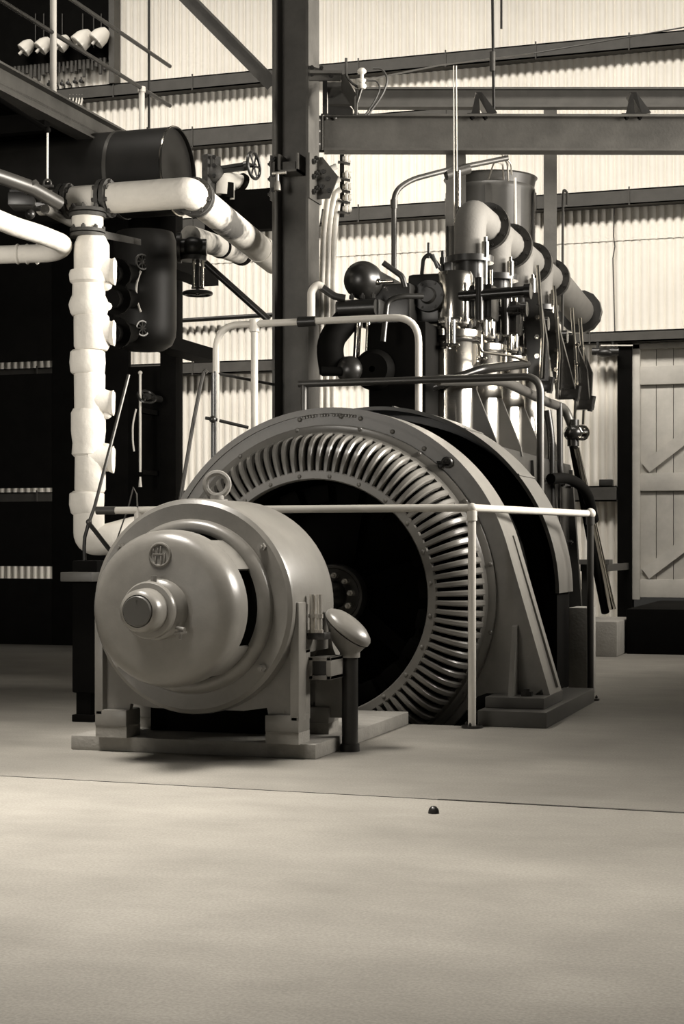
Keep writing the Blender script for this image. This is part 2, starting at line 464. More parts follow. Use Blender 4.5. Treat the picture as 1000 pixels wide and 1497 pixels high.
mb.bm.faces.new(ringA); mb.bm.faces.new(ringC)
mk('hood_body', mb, 'grey', cb)
mb = MB(); prev = None
for f, h in ((1.0, .004), (1.06, .008), (1.06, .022), (1.0, .032), (.75, .048), (.4, .058)):
    row = [mb.bm.verts.new(lc+dn*h+axl*(math.cos(2*pi*i/n)*.108*f)+axs*(math.sin(2*pi*i/n)*.075*f)) for i in range(n)]
    if prev:
        for i in range(n):
            j = (i+1) % n; mb.bm.faces.new((prev[i], prev[j], row[j], row[i]))
    else: mb.bm.faces.new(row[::-1])
    prev = row
mb.bm.faces.new(prev)
mk('hood_lid', mb, 'grey', cb, 'domed slanting lid')
# black pedestal on the left
mb = MB()
p0, p1 = U(116, 1000, 7.3), U(153, 1000, 7.3)
xa, xb = p0.x, p1.x
mb.bx(xa+.0, xb, 7.22, 7.36, .14, .78, .01).bx(xa+.012, xb-.045, 7.24, 7.34, .03, .15, .006).bx(xa-.0, xb-.02, 7.22, 7.36, 0, .035, .004)
pd = thing('iron_pedestal', 'black iron pedestal standing left of the exciter dynamo', 'pedestal'); mk('column', mb, 'black', pd)
mb = MB(); mb.bx(xa-.01, xb+.02, 7.12, 7.36, .68, .725, .004); mk('ledge', mb, 'greydk', pd)

# ================================================================ GENERATOR
GX, GZ = -2.6215, .5984
ge = thing('generator', 'large grey ring-shaped alternator with slotted end cover standing in the floor pit', 'generator')
def gp(r, deg, y): t = math.radians(deg); return V((GX+r*math.cos(t), y, GZ+r*math.sin(t)))
RO = .95
FX, FZ = 1.126, .13     # foot: offset from the axis, height
def outline(ro, y, foot=True):
    pts = [gp(ro, a, y) for a in range(17, 164, 3)]
    k = FX-(RO-ro)
    return [V((GX+k, y, FZ))]+pts+[V((GX-k, y, FZ))]
# front plate (ring with feet), built as a strip between inner circle and outline
mb = MB()
outer = [V((GX+FX, 7.92, FZ)), V((GX+FX-.09, 7.92, .42)), V((GX+FX-.16, 7.92, .66))]
P_out, P_off = [], []
def hitline(deg):
    # outer limit of the front plate in a given direction
    t = math.radians(deg); d = (math.cos(t), math.sin(t))
    if 17 <= deg <= 163: return RO-.012
    best = 2.0
    s_ = 1 if d[0] > 0 else -1
    # tangent leg: from (r cos17, r sin17) to (FX, FZ-GZ)
    x0, z0, x1, z1 = RO*math.cos(math.radians(17)), RO*math.sin(math.radians(17)), FX, FZ-GZ
    dx, dz = x1-x0, z1-z0; c_, s2 = abs(d[0]), d[1]
    den = c_*dz-s2*dx
    if abs(den) > 1e-6:
        r = (x0*dz-z0*dx)/den
        if r > 0: best = min(best, r-.012)
    if d[1] < 0: best = min(best, max(.90, (FZ-GZ)/d[1]) if abs(d[0])*((FZ-GZ)/d[1]) > .7 else .90)
    return best
ds = [d*3 for d in range(-30, 90)]
P_out = [gp(hitline(d if d <= 180 else d-360), d, 7.925) for d in ds]
P_off = [gp(.78, d, 7.925)-p for d, p in zip(ds, P_out)]
mb.band(P_out, P_off, V((0, .03, 0)), closed=True)
fp = mk('front_plate', mb, 'grey', ge)
# rim band round the front plate down to the feet
ol = outline(RO, 7.915); cx = V((GX, 0, GZ))
mb = MB()
off = []
for p in ol:
    d = V((GX-p.x, 0, GZ-p.z)); off.append(d.normalized()*.03)
off[0] = V((-.032, 0, 0)); off[-1] = V((.032, 0, 0))
mb.band(ol, off, V((0, .31, 0)))
rim = mk('rim_band', mb, 'grey', ge)
mb = MB()
for s_ in (1, -1):   # stiffening strip on the legs
    A_ = V((GX+s_*(.893), 8.13, GZ+.30)); B_ = V((GX+s_*1.118, 8.13, FZ+.02))
    mb.cut(); mb.bar(A_, B_, .05, .03, up=V((s_, 0, .25)))
mk('leg_strip', mb, 'grey', rim)
# dark core between front plate and flywheel guard
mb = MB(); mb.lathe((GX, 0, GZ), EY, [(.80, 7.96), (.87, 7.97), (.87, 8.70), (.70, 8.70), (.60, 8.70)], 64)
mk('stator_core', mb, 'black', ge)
# slotted end cover
prof = [(.615, 7.680), (.66, 7.678), (.70, 7.686), (.735, 7.702), (.765, 7.728), (.790, 7.765), (.806, 7.812), (.815, 7.862)]
mb = MB()
mb.lathe((GX, 0, GZ), EY, [(.577, 7.72), (.577, 7.684), (.583, 7.676), (.618, 7.676), (.624, 7.682), (.618, 7.715), (.60, 7.725)], 96, closed=True)
mb.lathe((GX, 0, GZ), EY, [(.812, 7.85), (.816, 7.875), (.826, 7.892), (.855, 7.898), (.862, 7.906), (.862, 7.93), (.80, 7.93), (.79, 7.87)], 96, closed=True)
NB = 96
for k in range(NB):
    t0 = 2*pi*(k+.5)/NB
    rows = []
    for i, (r, y) in enumerate(prof):
        hw = .0125+.0045*(i/(len(prof)-1))
        q = max(0, i-1), min(len(prof)-1, i+1)
        dr, dy = prof[q[1]][0]-prof[q[0]][0], prof[q[1]][1]-prof[q[0]][1]
        ln = math.hypot(dr, dy); nr, ny = -dy/ln*-1, -dr/ln    # outward normal (towards front/outside)
        tg = V((-math.sin(t0), 0, math.cos(t0))); rad = V((math.cos(t0), 0, math.sin(t0)))
        c0 = V((GX, y, GZ))+rad*r; nn = rad*nr+V((0, ny, 0))
        rows.append([mb.bm.verts.new(c0+tg*a_*hw+nn*b_) for a_, b_ in ((-1, -.004), (-.55, .004), (.55, .004), (1, -.004), (1, -.028), (-1, -.028))])
    for A_, B_ in zip(rows[:-1], rows[1:]):
        for i in range(6):
            j = (i+1) % 6; mb.bm.faces.new((A_[i], A_[j], B_[j], B_[i]))
    mb.bm.faces.new(rows[0]); mb.bm.faces.new(rows[-1][::-1])
cov = mk('slotted_end_cover', mb, 'grey', ge)
mb = MB(True)
for k in range(24):
    mb.sph(gp(.597, 7+15*k, 7.676), .011, (1, .7, 1), 8)
for k in range(16):
    mb.sph(gp(.852, 11+22.5*k, 7.898), .012, (1, .8, 1), 8)
mk('cover_bolt', mb, 'grey', cov)
# windings: dark ring behind the slots
mb = MB(); mb.lathe((GX, 0, GZ), EY, [(.60, 7.78), (.62, 7.76), (.72, 7.775), (.765, 7.83), (.775, 7.90), (.60, 7.95)], 64, closed=True)
mk('winding', mb, 'black', ge)
# raised lettering plate on the top of the front plate (too worn to read)
mb = MB()
for i, a_ in enumerate(range(98, 80, -1)):
    if i in (5, 9): continue
    mb.cut()
    c_ = gp(.912, a_+.5, 7.922); t = V((-math.sin(math.radians(a_)), 0, math.cos(math.radians(a_))))
    rr = V((math.cos(math.radians(a_)), 0, math.sin(math.radians(a_))))
    mb.box(c_, (.0135, .008, .014 if i % 3 else .018), (t, EY, rr), .002)
mk('raised_lettering', mb, 'grey', fp)
mb = MB(True)
for a_ in (100, 79.5, 86, 68, 56):
    mb.sph(gp(.905 if a_ > 79 else .885, a_, 7.92), .012, (1, .7, 1), 8)
mk('rivet', mb, 'grey', fp)
mb = MB(); c_ = gp(.905, 47, 7.92); mb.torus(c_+V((0, -.02, 0)), V((0, 1, .3)), .022, .008, 20, 6).cyl(c_, c_+V((-.04, -.03, -.02)), .012).cyl(c_+V((.03, 0, .0)), c_+V((-.05, -.03, -.0)), .008)
mk('lifting_shackle', mb, 'dark', fp)
# feet
for s_ in (1, -1):
    xin, xout = GX+s_*.845, GX+s_*1.13
    mb = MB(); mb.bx(xin, xout, 7.74, 8.24, .077, .13, .006)
    ft = mk('foot', mb, 'greydk', ge)
    mb = MB(True); mb.bolt((GX+s_*1.03, 7.83, .13), UP, .03, .022); mb.bolt((GX+s_*.99, 8.05, .13), UP, .03, .022)
    mk('bolt', mb, 'dark', ft)
    mb = MB(); gx_ = GX+s_*.955
    mb.prism([(gx_-.012, 7.93, .13), (gx_-.012, 7.80, .13), (gx_-.012, 7.90, .46), (gx_-.012, 7.93, .47)], (.024, 0, 0))
    mk('gusset', mb, 'grey', ft)
# rotor, shaft and coupling
ro = mk('rotor', MB().lathe((GX, 0, GZ), EY, [(.10, 8.12), (.16, 8.12), (.16, 8.16), (.30, 8.2), (.46, 8.2), (.47, 7.98), (.565, 7.98), (.565, 8.6), (.1, 8.6)], 64), 'black', ge)
mb = MB()
for k in range(6):
    t = 60*k+20; mb.cut(); mb.bar(gp(.12, t, 8.14), gp(.48, t, 8.14), .08, .05, up=EY)
mk('rotor_spoke', mb, 'black', ro)
mb = MB()
for k in range(20):
    t = 18*k+5
    mb.cut(); c_ = gp(.515, t, 7.95); rr = V((math.cos(math.radians(t)), 0, math.sin(math.radians(t)))); tt = V((-rr.z, 0, rr.x))
    mb.box(c_, (.09, .10, .10), (rr, EY, tt), .012)
mk('field_pole', mb, 'black', ro)
sh = mk('shaft', MB().cyl((GX, 6.6, GZ+.006), (GX, 10.2, GZ), .07, n=28), 'dark', ge)
mb = MB(); mb.lathe((GX, 0, GZ), EY, [(.07, 7.99), (.135, 7.99), (.142, 7.98), (.156, 7.98), (.160, 7.99), (.160, 8.06), (.07, 8.07)], 48, closed=True)
cp = mk('coupling_flange', mb, 'pipe', sh)
mb = MB()
for k in range(10):
    mb.cut(); q = gp(.105, 36*k+8, 7.99); mb.cyl(q, q-V((0, .05, 0)), .016, n=6).cyl(q-V((0, .05, 0)), q-V((0, .075, 0)), .009, n=8)
mk('coupling_bolt', mb, 'bright', sh)

# plinths under the feet
for s_, lab in ((1, 'dark flat plinth under the right foot of the generator'), (-1, 'dark flat plinth under the left foot of the generator')):
    mb = MB(); mb.bx(GX+s_*.835, GX+s_*1.165, 7.62, 9.0, 0, .076, .006)
    single('foot_plinth', mb, 'greydk', lab, 'plinth', 'plinths under the generator feet')
# flywheel and its guard
fw = thing('flywheel_guard', 'grey half-round sheet guard over the flywheel behind the generator', 'guard')
def arc(r, y, a0=0, a1=180, st=3): return [gp(r, a, y) for a in range(a0, a1+1, st)]
mb = MB(); P_ = arc(1.02, 8.735); mb.band(P_, [(V((GX, p.y, GZ))-p).normalized()*.02 for p in P_], V((0, .42, 0)))
mk('curved_sheet', mb, 'guard', fw)
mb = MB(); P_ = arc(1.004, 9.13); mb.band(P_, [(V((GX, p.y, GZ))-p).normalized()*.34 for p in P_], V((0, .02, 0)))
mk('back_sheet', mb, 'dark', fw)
mb = MB()
for t in (38, 60, 84, 112):
    mb.cut(); P_ = [gp(1.021, t+i*.35, 8.735) for i in range(3)]
    mb.band(P_, [(p-V((GX, p.y, GZ))).normalized()*.004 for p in P_], V((0, .42, 0)))
mk('seam_strip', mb, 'guard', fw)
mb = MB()
for s_ in (1, -1):
    mb.cut(); mb.bx(GX+s_*.93, GX+s_*1.0, 8.78, 9.14, .07, GZ+.01)
mk('guard_leg', mb, 'black', fw)
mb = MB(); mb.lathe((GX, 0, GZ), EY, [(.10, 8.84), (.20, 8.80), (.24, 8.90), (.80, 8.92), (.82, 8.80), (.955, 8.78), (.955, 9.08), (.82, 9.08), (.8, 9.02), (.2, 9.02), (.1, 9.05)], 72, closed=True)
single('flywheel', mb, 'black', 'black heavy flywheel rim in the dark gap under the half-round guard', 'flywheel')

# ================================================================ RAILING round the generator
rl = thing('guard_railing', 'pale pipe guard railing in front of the generator with two tall posts at right', 'railing')
RY = 7.545; RZ = 1.028
xl = U(143, 750, RY).x; xp = U(690, 742, RY).x
q2 = V((-1.494, 9.09, RZ))
mb = MB(); mb.tube([(xl, RY, RZ), (xp, RY, RZ)], .0185, 12)
tr = mk('top_rail', mb, 'rail', rl)
mb = MB(); mb.tube([(xp, RY, RZ), q2+V((.0, .05, 0))], .0185, 12).sph((xp, RY, RZ), .024).sph(q2, .03); mk('side_rail', mb, 'rail', rl)
mb = MB(); mb.cyl((xl-.005, RY, RZ), (xl+.10, RY, RZ), .021); mk('end_sleeve', mb, 'pipe', tr)
for (x, y, m_) in ((xp, RY, 'rail'), (q2.x, q2.y, 'pipe'), (U(203, 760, RY).x, RY, 'rail')):
    mb = MB(); mb.cyl((x, y, 0.0), (x, y, RZ), .0185, n=14).cyl((x, y, RZ-.06), (x, y, RZ-.015), .024, n=14)
    po = mk('post', mb, m_, rl)
    mb = MB(); mb.cyl((x, y, 0), (x, y, .012), .05, n=18)
    for k in range(3):
        mb.bolt((x+.036*math.cos(2.1*k+.5), y+.036*math.sin(2.1*k+.5), .012), UP, .008, .01)
    mk('floor_flange', mb, 'dark', po)
mb = MB(); w = UD(634, 1189, F*H/(1189-HZ)); mb.lathe((w.x, w.y, 0), UP, [(0, .024), (.008, .022), (.014, .016), (.017, .008), (.018, 0)], 20)
single('floor_plug', mb, 'dark', 'small round dark plug set in the open floor in the foreground', 'plug')

# ================================================================ ENGINE
EXX = -2.62
en = thing('diesel_engine', 'dark upright diesel engine with bright cylinders and a row of exhaust bends behind the generator', 'engine')
CY = [10.4+.77*k for k in range(4)]
mb = MB(); mb.bx(-2.95, -2.30, 9.85, 13.1, .30, 1.50, .03)
for k in range(5):
    y = 9.9+.77*k
    mb.prism([(-2.32, y, .3), (-2.20, y, .3), (-2.28, y, 1.45), (-2.32, y, 1.45)], (0, .06, 0))
mb.bx(-2.9, -2.34, 9.45, 9.9, .3, 1.05, .02)
cc = mk('crankcase', mb, 'dark', en)
for k in range(4):
    y = CY[k]
    mb = MB(); mb.bx(-2.31, -2.285, y-.2, y+.2, .85, 1.35, .01)
    for dx, dz in ((-.17, .88), (.17, .88), (-.17, 1.32), (.17, 1.32)): mb.bolt((-2.285, y+dx, dz), EX, .02, .02)
    mk('inspection_door', mb, 'blackg', cc)
mb = MB(); mb.bx(-3.3, -2.2, 9.75, 12.7, 0, .30, .01)
single('engine_foundation', mb, 'conc', 'pale concrete foundation block under the diesel engine', 'foundation')
for k in range(4):
    y = CY[k]; o = V((EXX, y, 0))
    mb = MB(); mb.lathe(o, UP, [(.10, 1.45), (.20, 1.45), (.20, 1.52), (.18, 1.54), (.178, 1.86), (.178, 2.16), (.185, 2.18), (.205, 2.19), (.208, 2.23), (.19, 2.25), (.1, 2.25)], 40)
    cy = mk('cylinder', mb, 'jacket', en)
    mb = MB(True)
    for t in range(8):
        a_ = t*pi/4+.2; mb.bolt((EXX+.19*math.cos(a_), y+.19*math.sin(a_), 2.235), UP, .016, .03)
    mb.torus((EXX, y, 2.165), UP, .182, .012, 32, 6)
    mk('head_stud', mb, 'dark', cy)
    # triangular gussets beside the cylinder foot
    mb = MB()
    mb.prism([(EXX+.15, y-.06, 1.46), (EXX+.33, y-.06, 1.46), (EXX+.32, y-.06, 1.52), (EXX+.185, y-.06, 1.86), (EXX+.16, y-.06, 1.86)], (0, .03, 0))
    mk('gusset', mb, 'greydk', cy)
    # head: chamfered block with a rounded front
    mb = MB()
    mb.lathe((EXX+.05, y-.06, 0), UP, [(0, 2.25), (.112, 2.25), (.118, 2.27), (.118, 2.58), (.108, 2.605), (0, 2.61)], 40)
    hd = mk('cylinder_head', mb, 'jacket', en)
    mb = MB(); mb.bx(EXX-.25, EXX+.0, y-.13, y+.16, 2.28, 2.60, .03).bx(EXX-.02, EXX+.14, y+.0, y+.17, 2.28, 2.58, .02)
    mk('head_casing', mb, 'dark', hd)
    mb = MB(); mb.lathe((EXX-.10, y-.14, 2.45), EY, [(0, -.07), (.045, -.07), (.05, -.05), (.055, -.03), (.10, -.03), (.105, -.02), (.105, .0), (.0, .0)], 28)
    for t in range(6):
        mb.bolt((EXX-.10+.085*math.cos(t*1.047), y-.17, 2.45+.085*math.sin(t*1.047)), (0, -1, 0), .011, .012)
    mk('side_valve_cover', mb, 'dark', hd)
    # clamp under the head
    mb = MB(); zc_ = 2.16; mb.cyl((EXX+.04, y-.21, 2.10), (EXX+.04, y-.21, 2.30), .022).cyl((EXX+.075, y-.215, 2.12), (EXX+.075, y-.215, 2.28), .016)
    mb.torus((EXX+.05, y-.20, 2.12), UP, .055, .012, 18, 6).bx(EXX-.02, EXX+.12, y-.22, y-.16, 2.26, 2.30, .006)
    mk('clamp', mb, 'polish', hd)
    # push rod with capped top, right side
    mb = MB(); xx = EXX+.24
    mb.cyl((xx, y-.02, 2.20), (xx, y-.02, 2.80), .012).cyl((xx, y-.02, 2.70), (xx, y-.02, 2.80), .024).cyl((xx, y-.02, 2.80), (xx, y-.02, 2.83), .012).cyl((xx+.035, y, 2.25), (xx+.035, y, 2.62), .010)
    mk('push_rod', mb, 'polish', hd)
    # valve gear block right of head
    mb = MB(); xe = EXX+(.54 if k == 0 else .36); mb.bx(EXX+.16, EXX+.30, y-.10, y+.12, 2.30, 2.52, .02).cyl((EXX+.1, y-.14, 2.44), (xe, y-.14, 2.45), .036).cyl((xe-.02, y-.14, 2.45), (xe+.02, y-.14, 2.45), .05)
    mb.cyl((EXX+.23, y-.15, 2.28), (EXX+.23, y-.15, 2.55), .03).bolt((EXX+.34, y-.14, 2.42), UP, .025, .03)
    mk('valve_gear', mb, 'blackg', hd)
    # top fittings
    mb = MB(); mb.tube([(EXX-.16, y-.1, 2.6), (EXX-.15, y-.1, 2.70), (EXX-.11, y-.1, 2.73), (EXX-.02, y-.05, 2.60)], .013, 8, .02).cyl((EXX-.115, y-.1, 2.70), (EXX-.115, y-.1, 2.80), .009).cyl((EXX-.02, y-.1, 2.58), (EXX-.02, y-.1, 2.74), .012)
    mb.cyl((EXX-.02, y-.1, 2.66), (EXX-.02, y-.1, 2.70), .02).bx(EXX+.0, EXX+.05, y-.15, y-.1, 2.60, 2.66, .004)
    mk('fuel_fitting', mb, 'dark', hd)
# lower fuel pump levers, right side
for k, (Y_, q) in enumerate(((11.25, ((766, 425), (788, 428), (800, 500), (803, 562), (772, 556))), (12.0, ((792, 452), (812, 458), (828, 520), (842, 574), (812, 572))), (12.75, ((820, 488), (838, 490), (858, 540), (862, 590), (845, 588))), (13.3, ((835, 505), (850, 505), (866, 545), (864, 588), (850, 588))))):
    mb = MB(); mb.prism([U(a_, b_, Y_) for a_, b_ in q], (0, .05, 0))
    lv = mk('pump_lever', mb, 'blackg', en)
    mb = MB(); a_ = U(q[1][0]-2, q[1][1]-40, Y_-.04); b_ = U(q[1][0]+5, q[1][1]+60, Y_-.04); c_ = U(q[1][0]+2, q[1][1]+125, Y_-.04)
    mb.tube([a_, b_, c_], .013, 8); mk('lever_rod', mb, 'polish', lv)
    mb = MB(); xx = U(q[3][0]+4, q[3][1], Y_).x; zz = U(q[3][0], q[3][1]+2, Y_).z
    mb.bx(EXX+.4, xx, Y_-.02, Y_+.05, zz-.035, zz+.035, .008).cyl((xx-.02, Y_, zz-.05), (xx, Y_, zz+.06), .02)
    mk('lever_arm', mb, 'blackg', lv)
    mb = MB(True)
    for i in range(3):
        r_ = U(q[2][0]-14, q[2][1]-35+i*28, Y_-.01); mb.bolt(r_, (0, -1, 0), .018, .03)
    mk('lever_bolt', mb, 'polish', lv)
# exhaust manifold
EMX = -2.50; EMZ = 3.01; er_ = .104
for k in range(4):
    yb = CY[k]+.06; yf = yb+.46
    mb = MB()
    zb = 2.70
    mb.tube([(EMX-.0, yb, zb), (EMX, yb, EMZ), (EMX, yf, EMZ)], er_, 22, .26, fn=10)
    if k: mb.cyl((EMX, CY[k-1]+.52, EMZ), (EMX, yb+.25, EMZ), er_, n=22)
    el = mk('exhaust_bend', mb, 'exh', en)
    mb = MB(); mb.cyl((EMX, yf, EMZ), (EMX, yf+.025, EMZ), .158, n=32).cyl((EMX, yf+.03, EMZ), (EMX, yf+.055, EMZ), .158, n=32)
    for t in range(8):
        a_ = t*pi/4+.3; mb.bolt((EMX+.135*math.cos(a_), yf, EMZ+.135*math.sin(a_)), (0, -1, 0), .014, .014)
    mk('flange', mb, 'dark', el)
    mb = MB(); mb.cyl((EMX, yb, zb-.02), (EMX, yb, zb+.02), .155, n=30).cyl((EMX, yb, 2.55), (EMX, yb, zb-.01), .10, n=20)
    mk('base_flange', mb, 'dark', el)
yl = CY[3]+.06+.515
mb = MB(); mb.tube([(EMX, yl, EMZ), (EMX+.01, yl+.3, EMZ-.02), (EMX+.03, 14.45, EMZ-.10)], .125, 22)
el = mk('exhaust_outlet', mb, 'exh', en)
d_ = V((.02, 1, -.08)).normalized(); c_ = V((EMX+.032, 14.45, EMZ-.103))
mk('flange', MB().cyl(c_, c_+d_*.07, .19, n=14).cyl(c_+d_*.07, c_+d_*.12, .16, n=14), 'dark', el)
# pipework on the engine
def enpipe(name, pts, r, m, fil=.08):
    return mk(name, MB().tube(pts, r, 12, fil), m, en)
enpipe('fuel_main', [UD(640, 556, 10.1), UD(735, 556, 10.6), UD(800, 588, 12.2), UD(826, 597, 12.6), UD(838, 628, 12.6)], .034, 'pipe', .15)
enpipe('oil_pipe', [UD(690, 500, 10.2), UD(702, 500, 10.2), UD(704, 515, 10.2), UD(745, 520, 10.5), UD(770, 528, 10.7)], .009, 'polish', .05)
enpipe('water_pipe', [UD(560, 500, 10.1), UD(566, 440, 10.15), UD(585, 433, 10.15), UD(618, 433, 10.2)], .018, 'dark', .12)
enpipe('water_rail', [UD(610, 575, 10.4), UD(700, 540, 10.6), UD(770, 532, 11.2)], .03, 'blackg', .1)
enpipe('side_pipe', [UD(800, 600, 12.3), UD(806, 640, 12.3), UD(806, 760, 12.3)], .03, 'blackg', .1)
enpipe('side_pipe', [UD(818, 590, 12.4), UD(819, 700, 12.4), UD(850, 705, 12.6), UD(862, 745, 12.7)], .024, 'dark', .1)
enpipe('drain_pipe', [UD(805, 700, 12.0), UD(830, 698, 12.2), UD(858, 715, 12.5), UD(868, 760, 12.8)], .04, 'black', .25)
# main valve on the right of fuel main
vp = UD(838, 633, 12.6)
mb = MB(); mb.sph(vp, .075, (1, 1, .9)).cyl(vp, vp+RIGHT*.10, .03).cyl(vp-UP*.1, vp+UP*.1, .045)
va = mk('drain_valve', mb, 'blackg', en)
mb = MB(); mb.torus(vp+RIGHT*.06-FWD*.05, -FWD, .05, .012, 20, 6)
for t in range(3): a_ = t*2.09; mb.cyl(vp+RIGHT*.06-FWD*.05, vp+RIGHT*(.06+.05*math.cos(a_))-FWD*.05+UP*(.05*math.sin(a_)), .008)
mk('handwheel', mb, 'polish', va)
# left of the head: air vessel with dome, ball float, dark pump block
av = UD(525, 407, 10.45)
mb = MB(); mb.lathe((av.x, 0, av.z), EY, [(0, av.y-.05), (.035, av.y-.047), (.07, av.y-.03), (.095, av.y-.0), (.108, av.y+.04), (.118, av.y+.05), (.122, av.y+.07), (.122, av.y+.12), (.105, av.y+.13), (.105, av.y+.75), (.06, av.y+.8), (0, av.y+.8)], 36)
vs = mk('air_vessel', mb, 'dark', en)
mb = MB(); mb.bx(av.x-.16, av.x+.14, av.y-.02, av.y+.5, av.z-.25, av.z-.13, .03).cyl((av.x-.12, av.y-.03, av.z-.19), (av.x+.12, av.y-.03, av.z-.19), .05)
mb.bx(av.x-.02, av.x+.30, av.y+.12, av.y+.6, av.z-.30, av.z-.02, .02)
for i in range(4): mb.bolt((av.x-.11+.07*i, av.y-.03, av.z-.13), UP, .016, .02)
mk('vessel_cradle', mb, 'dark', vs)
mb = MB(); q = V((av.x+.11, av.y+.05, av.z-.02)); mb.cyl(q, q+V((.10, 0, 0)), .012).sph(q, .022)
mk('vessel_cock', mb, 'polish', vs)
fl = UD(512, 541, 10.35)
mb = MB(); mb.sph(fl, .088, (1, 1, 1), 24).cyl(fl, fl+V((.12, .2, 0)), .05)
bl = mk('governor_ball', mb, 'dark', en)
mb = MB(); mb.cyl(fl+V((0, .12, .06)), V((fl.x+.02, fl.y+.12, av.z-.2)), .022).cyl(fl+V((.07, .12, .06)), V((fl.x+.085, fl.y+.12, av.z-.2)), .013)
mk('governor_spindle', mb, 'polish', bl)
mb = MB(); g0 = UD(590, 545, 10.35)
mb.bx(g0.x-.22, g0.x+.16, g0.y-.05, g0.y+.45, 1.4, 2.25, .03).lathe((g0.x-.17, 0, fl.z+.0), EY, [(.02, g0.y-.12), (.10, g0.y-.12), (.13, g0.y-.08), (.13, g0.y-.04), (0, g0.y-.04)], 28)
mk('pump_block', mb, 'black', en)
mb = MB(); mb.tube([UD(505, 470, 10.5), UD(480, 500, 10.4), UD(487, 545, 10.4)], .085, 16, .3).cyl(UD(470, 543, 10.3), UD(500, 543, 10.3), .03)
mk('suction_bend', mb, 'black', en)
enpipe('bleed_pipe', [UD(455, 470, 10.4), UD(455, 425, 10.4), UD(464, 416, 10.4), UD(472, 420, 10.4)], .026, 'rail', .12)
enpipe('bleed_pipe', [UD(466, 417, 10.4), UD(490, 434, 10.4), UD(505, 436, 10.4)], .024, 'dark', .08)
enpipe('starting_lever', [UD(560, 384, 10.3), UD(588, 404, 10.3), UD(592, 420, 10.3)], .018, 'dark', .02)
enpipe('starting_lever', [UD(632, 372, 10.5), UD(640, 392, 10.5)], .012, 'dark', .02)
# platform handrail (pale) and lower dark rail
hr = thing('platform_handrail', 'pale bent pipe handrail above the generator with rounded corners and one middle post', 'railing')
HY, HZZ = 9.6, 2.227
x0, x1, xm = U(316, 500, HY).x, U(612, 500, HY).x, U(372, 500, HY).x
mk('bent_rail', MB().tube([(x0, HY, 0), (x0, HY, HZZ), (x1, HY, HZZ), (x1, HY, 1.02)], .022, 12, .16, fn=8), 'rail', hr)
mk('middle_post', MB().cyl((xm, HY, 0), (xm, HY, HZZ), .022, n=12).cyl((xm, HY, HZZ-.05), (xm, HY, HZZ+.028), .032, n=12), 'rail', hr)
mk('clamp', MB().cyl((U(436, 0, HY).x, HY, HZZ), (U(462, 0, HY).x, HY, HZZ), .032, n=12), 'dark', hr)
dr = thing('lower_handrail', 'dark pipe handrail across the engine front bending down at its right end', 'railing')
LY, LZ = 9.4, 1.825
xa, xb = U(437, 560, LY).x, U(790, 548, LY).x
mk('bent_rail', MB().tube([(xa, LY, LZ), (xb, LY, LZ), (xb, LY, 0)], .022, 12, .10, fn=8), 'pipe', dr)
mk('post', MB().cyl((xa+.03, LY, 0), (xa+.03, LY, LZ), .02), 'pipe', dr)

# ================================================================ STEELWORK
col = thing('steel_column', 'tall dark steel H-section column left of the engine with bolted splice plates', 'column')
cxa, cxb, cya, cyb = -3.806, -3.552, 10.3, 10.52
mb = MB(); mb.bx(cxa, cxa+.018, cya, cyb, 0, 7.5).bx(cxb-.018, cxb, cya, cyb, 0, 7.5).bx(cxa, cxb, (cya+cyb)/2+.03, (cya+cyb)/2+.045, 0, 7.5)
mk('shaft', mb, 'steel', col)
zt, zb = U(430, 225, cya).z, U(430, 291, cya).z
mb = MB(); mb.bx(cxb-.005, cxb+.012, cya-.01, cyb+.02, zb, zt).bx(cxa-.012, cxa+.0, cya-.01, cyb, zb, zt)
mb.prism([(cxb, cya+.14, zb+.02), (cxb+.10, cya+.14, zb+.02), (cxb+.16, cya+.14, zb+.16), (cxb+.05, cya+.14, zt), (cxb, cya+.14, zt)], (0, .012, 0))
sp = mk('splice_plate', mb, 'steel', col)
mb = MB(True)
for i in range(3):
    z = zb+.05+i*.10
    for x in (cxb+.012,):
        mb.bolt((x, cya+.05, z), EX, .02, .018).bolt((x, cya+.10, z+.03), EX, .02, .018)
    mb.bolt((cxa-.012, cya+.03, z), (-1, 0, 0), .02, .018).bolt((cxa+.01, cya, z+.02), (0, -1, 0), .016, .02)
for x, z in ((.05, .1), (.10, .07), (.09, .15), (.06, .2)): mb.bolt((cxb+x, cya+.14, zb+z), (0, -1, 0), .016, .016)
mk('bolt', mb, 'dark', col)
# small hanger bracket and shackle in the column channel
mb = MB(); bz = U(425, 252, cya).z
mb.bx(cxa+.05, cxa+.062, cya-.03, cya+.12, bz, bz+.12).bx(cxb-.075, cxb-.063, cya-.03, cya+.12, bz, bz+.12).bx(cxa+.05, cxb-.063, cya-.03, cya+.12, bz, bz+.014).bx(cxa+.07, cxb-.09, cya+.0, cya+.08, bz+.014, bz+.075, .01)
mk('hanger_bracket', mb, 'steel', col)
mb = MB(); q = V((cxa+.055, cya-.05, bz-.01)); mb.cyl(q-V((.035, 0, 0)), q+V((.06, 0, .0)), .010).cyl(q, q-V((0, 0, .055)), .012).lathe(q-V((0, 0, .12)), UP, [(0, 0), (.025, .005), (.022, .04), (.012, .07), (0, .07)], 14)
mk('shackle', mb, 'bright', col)
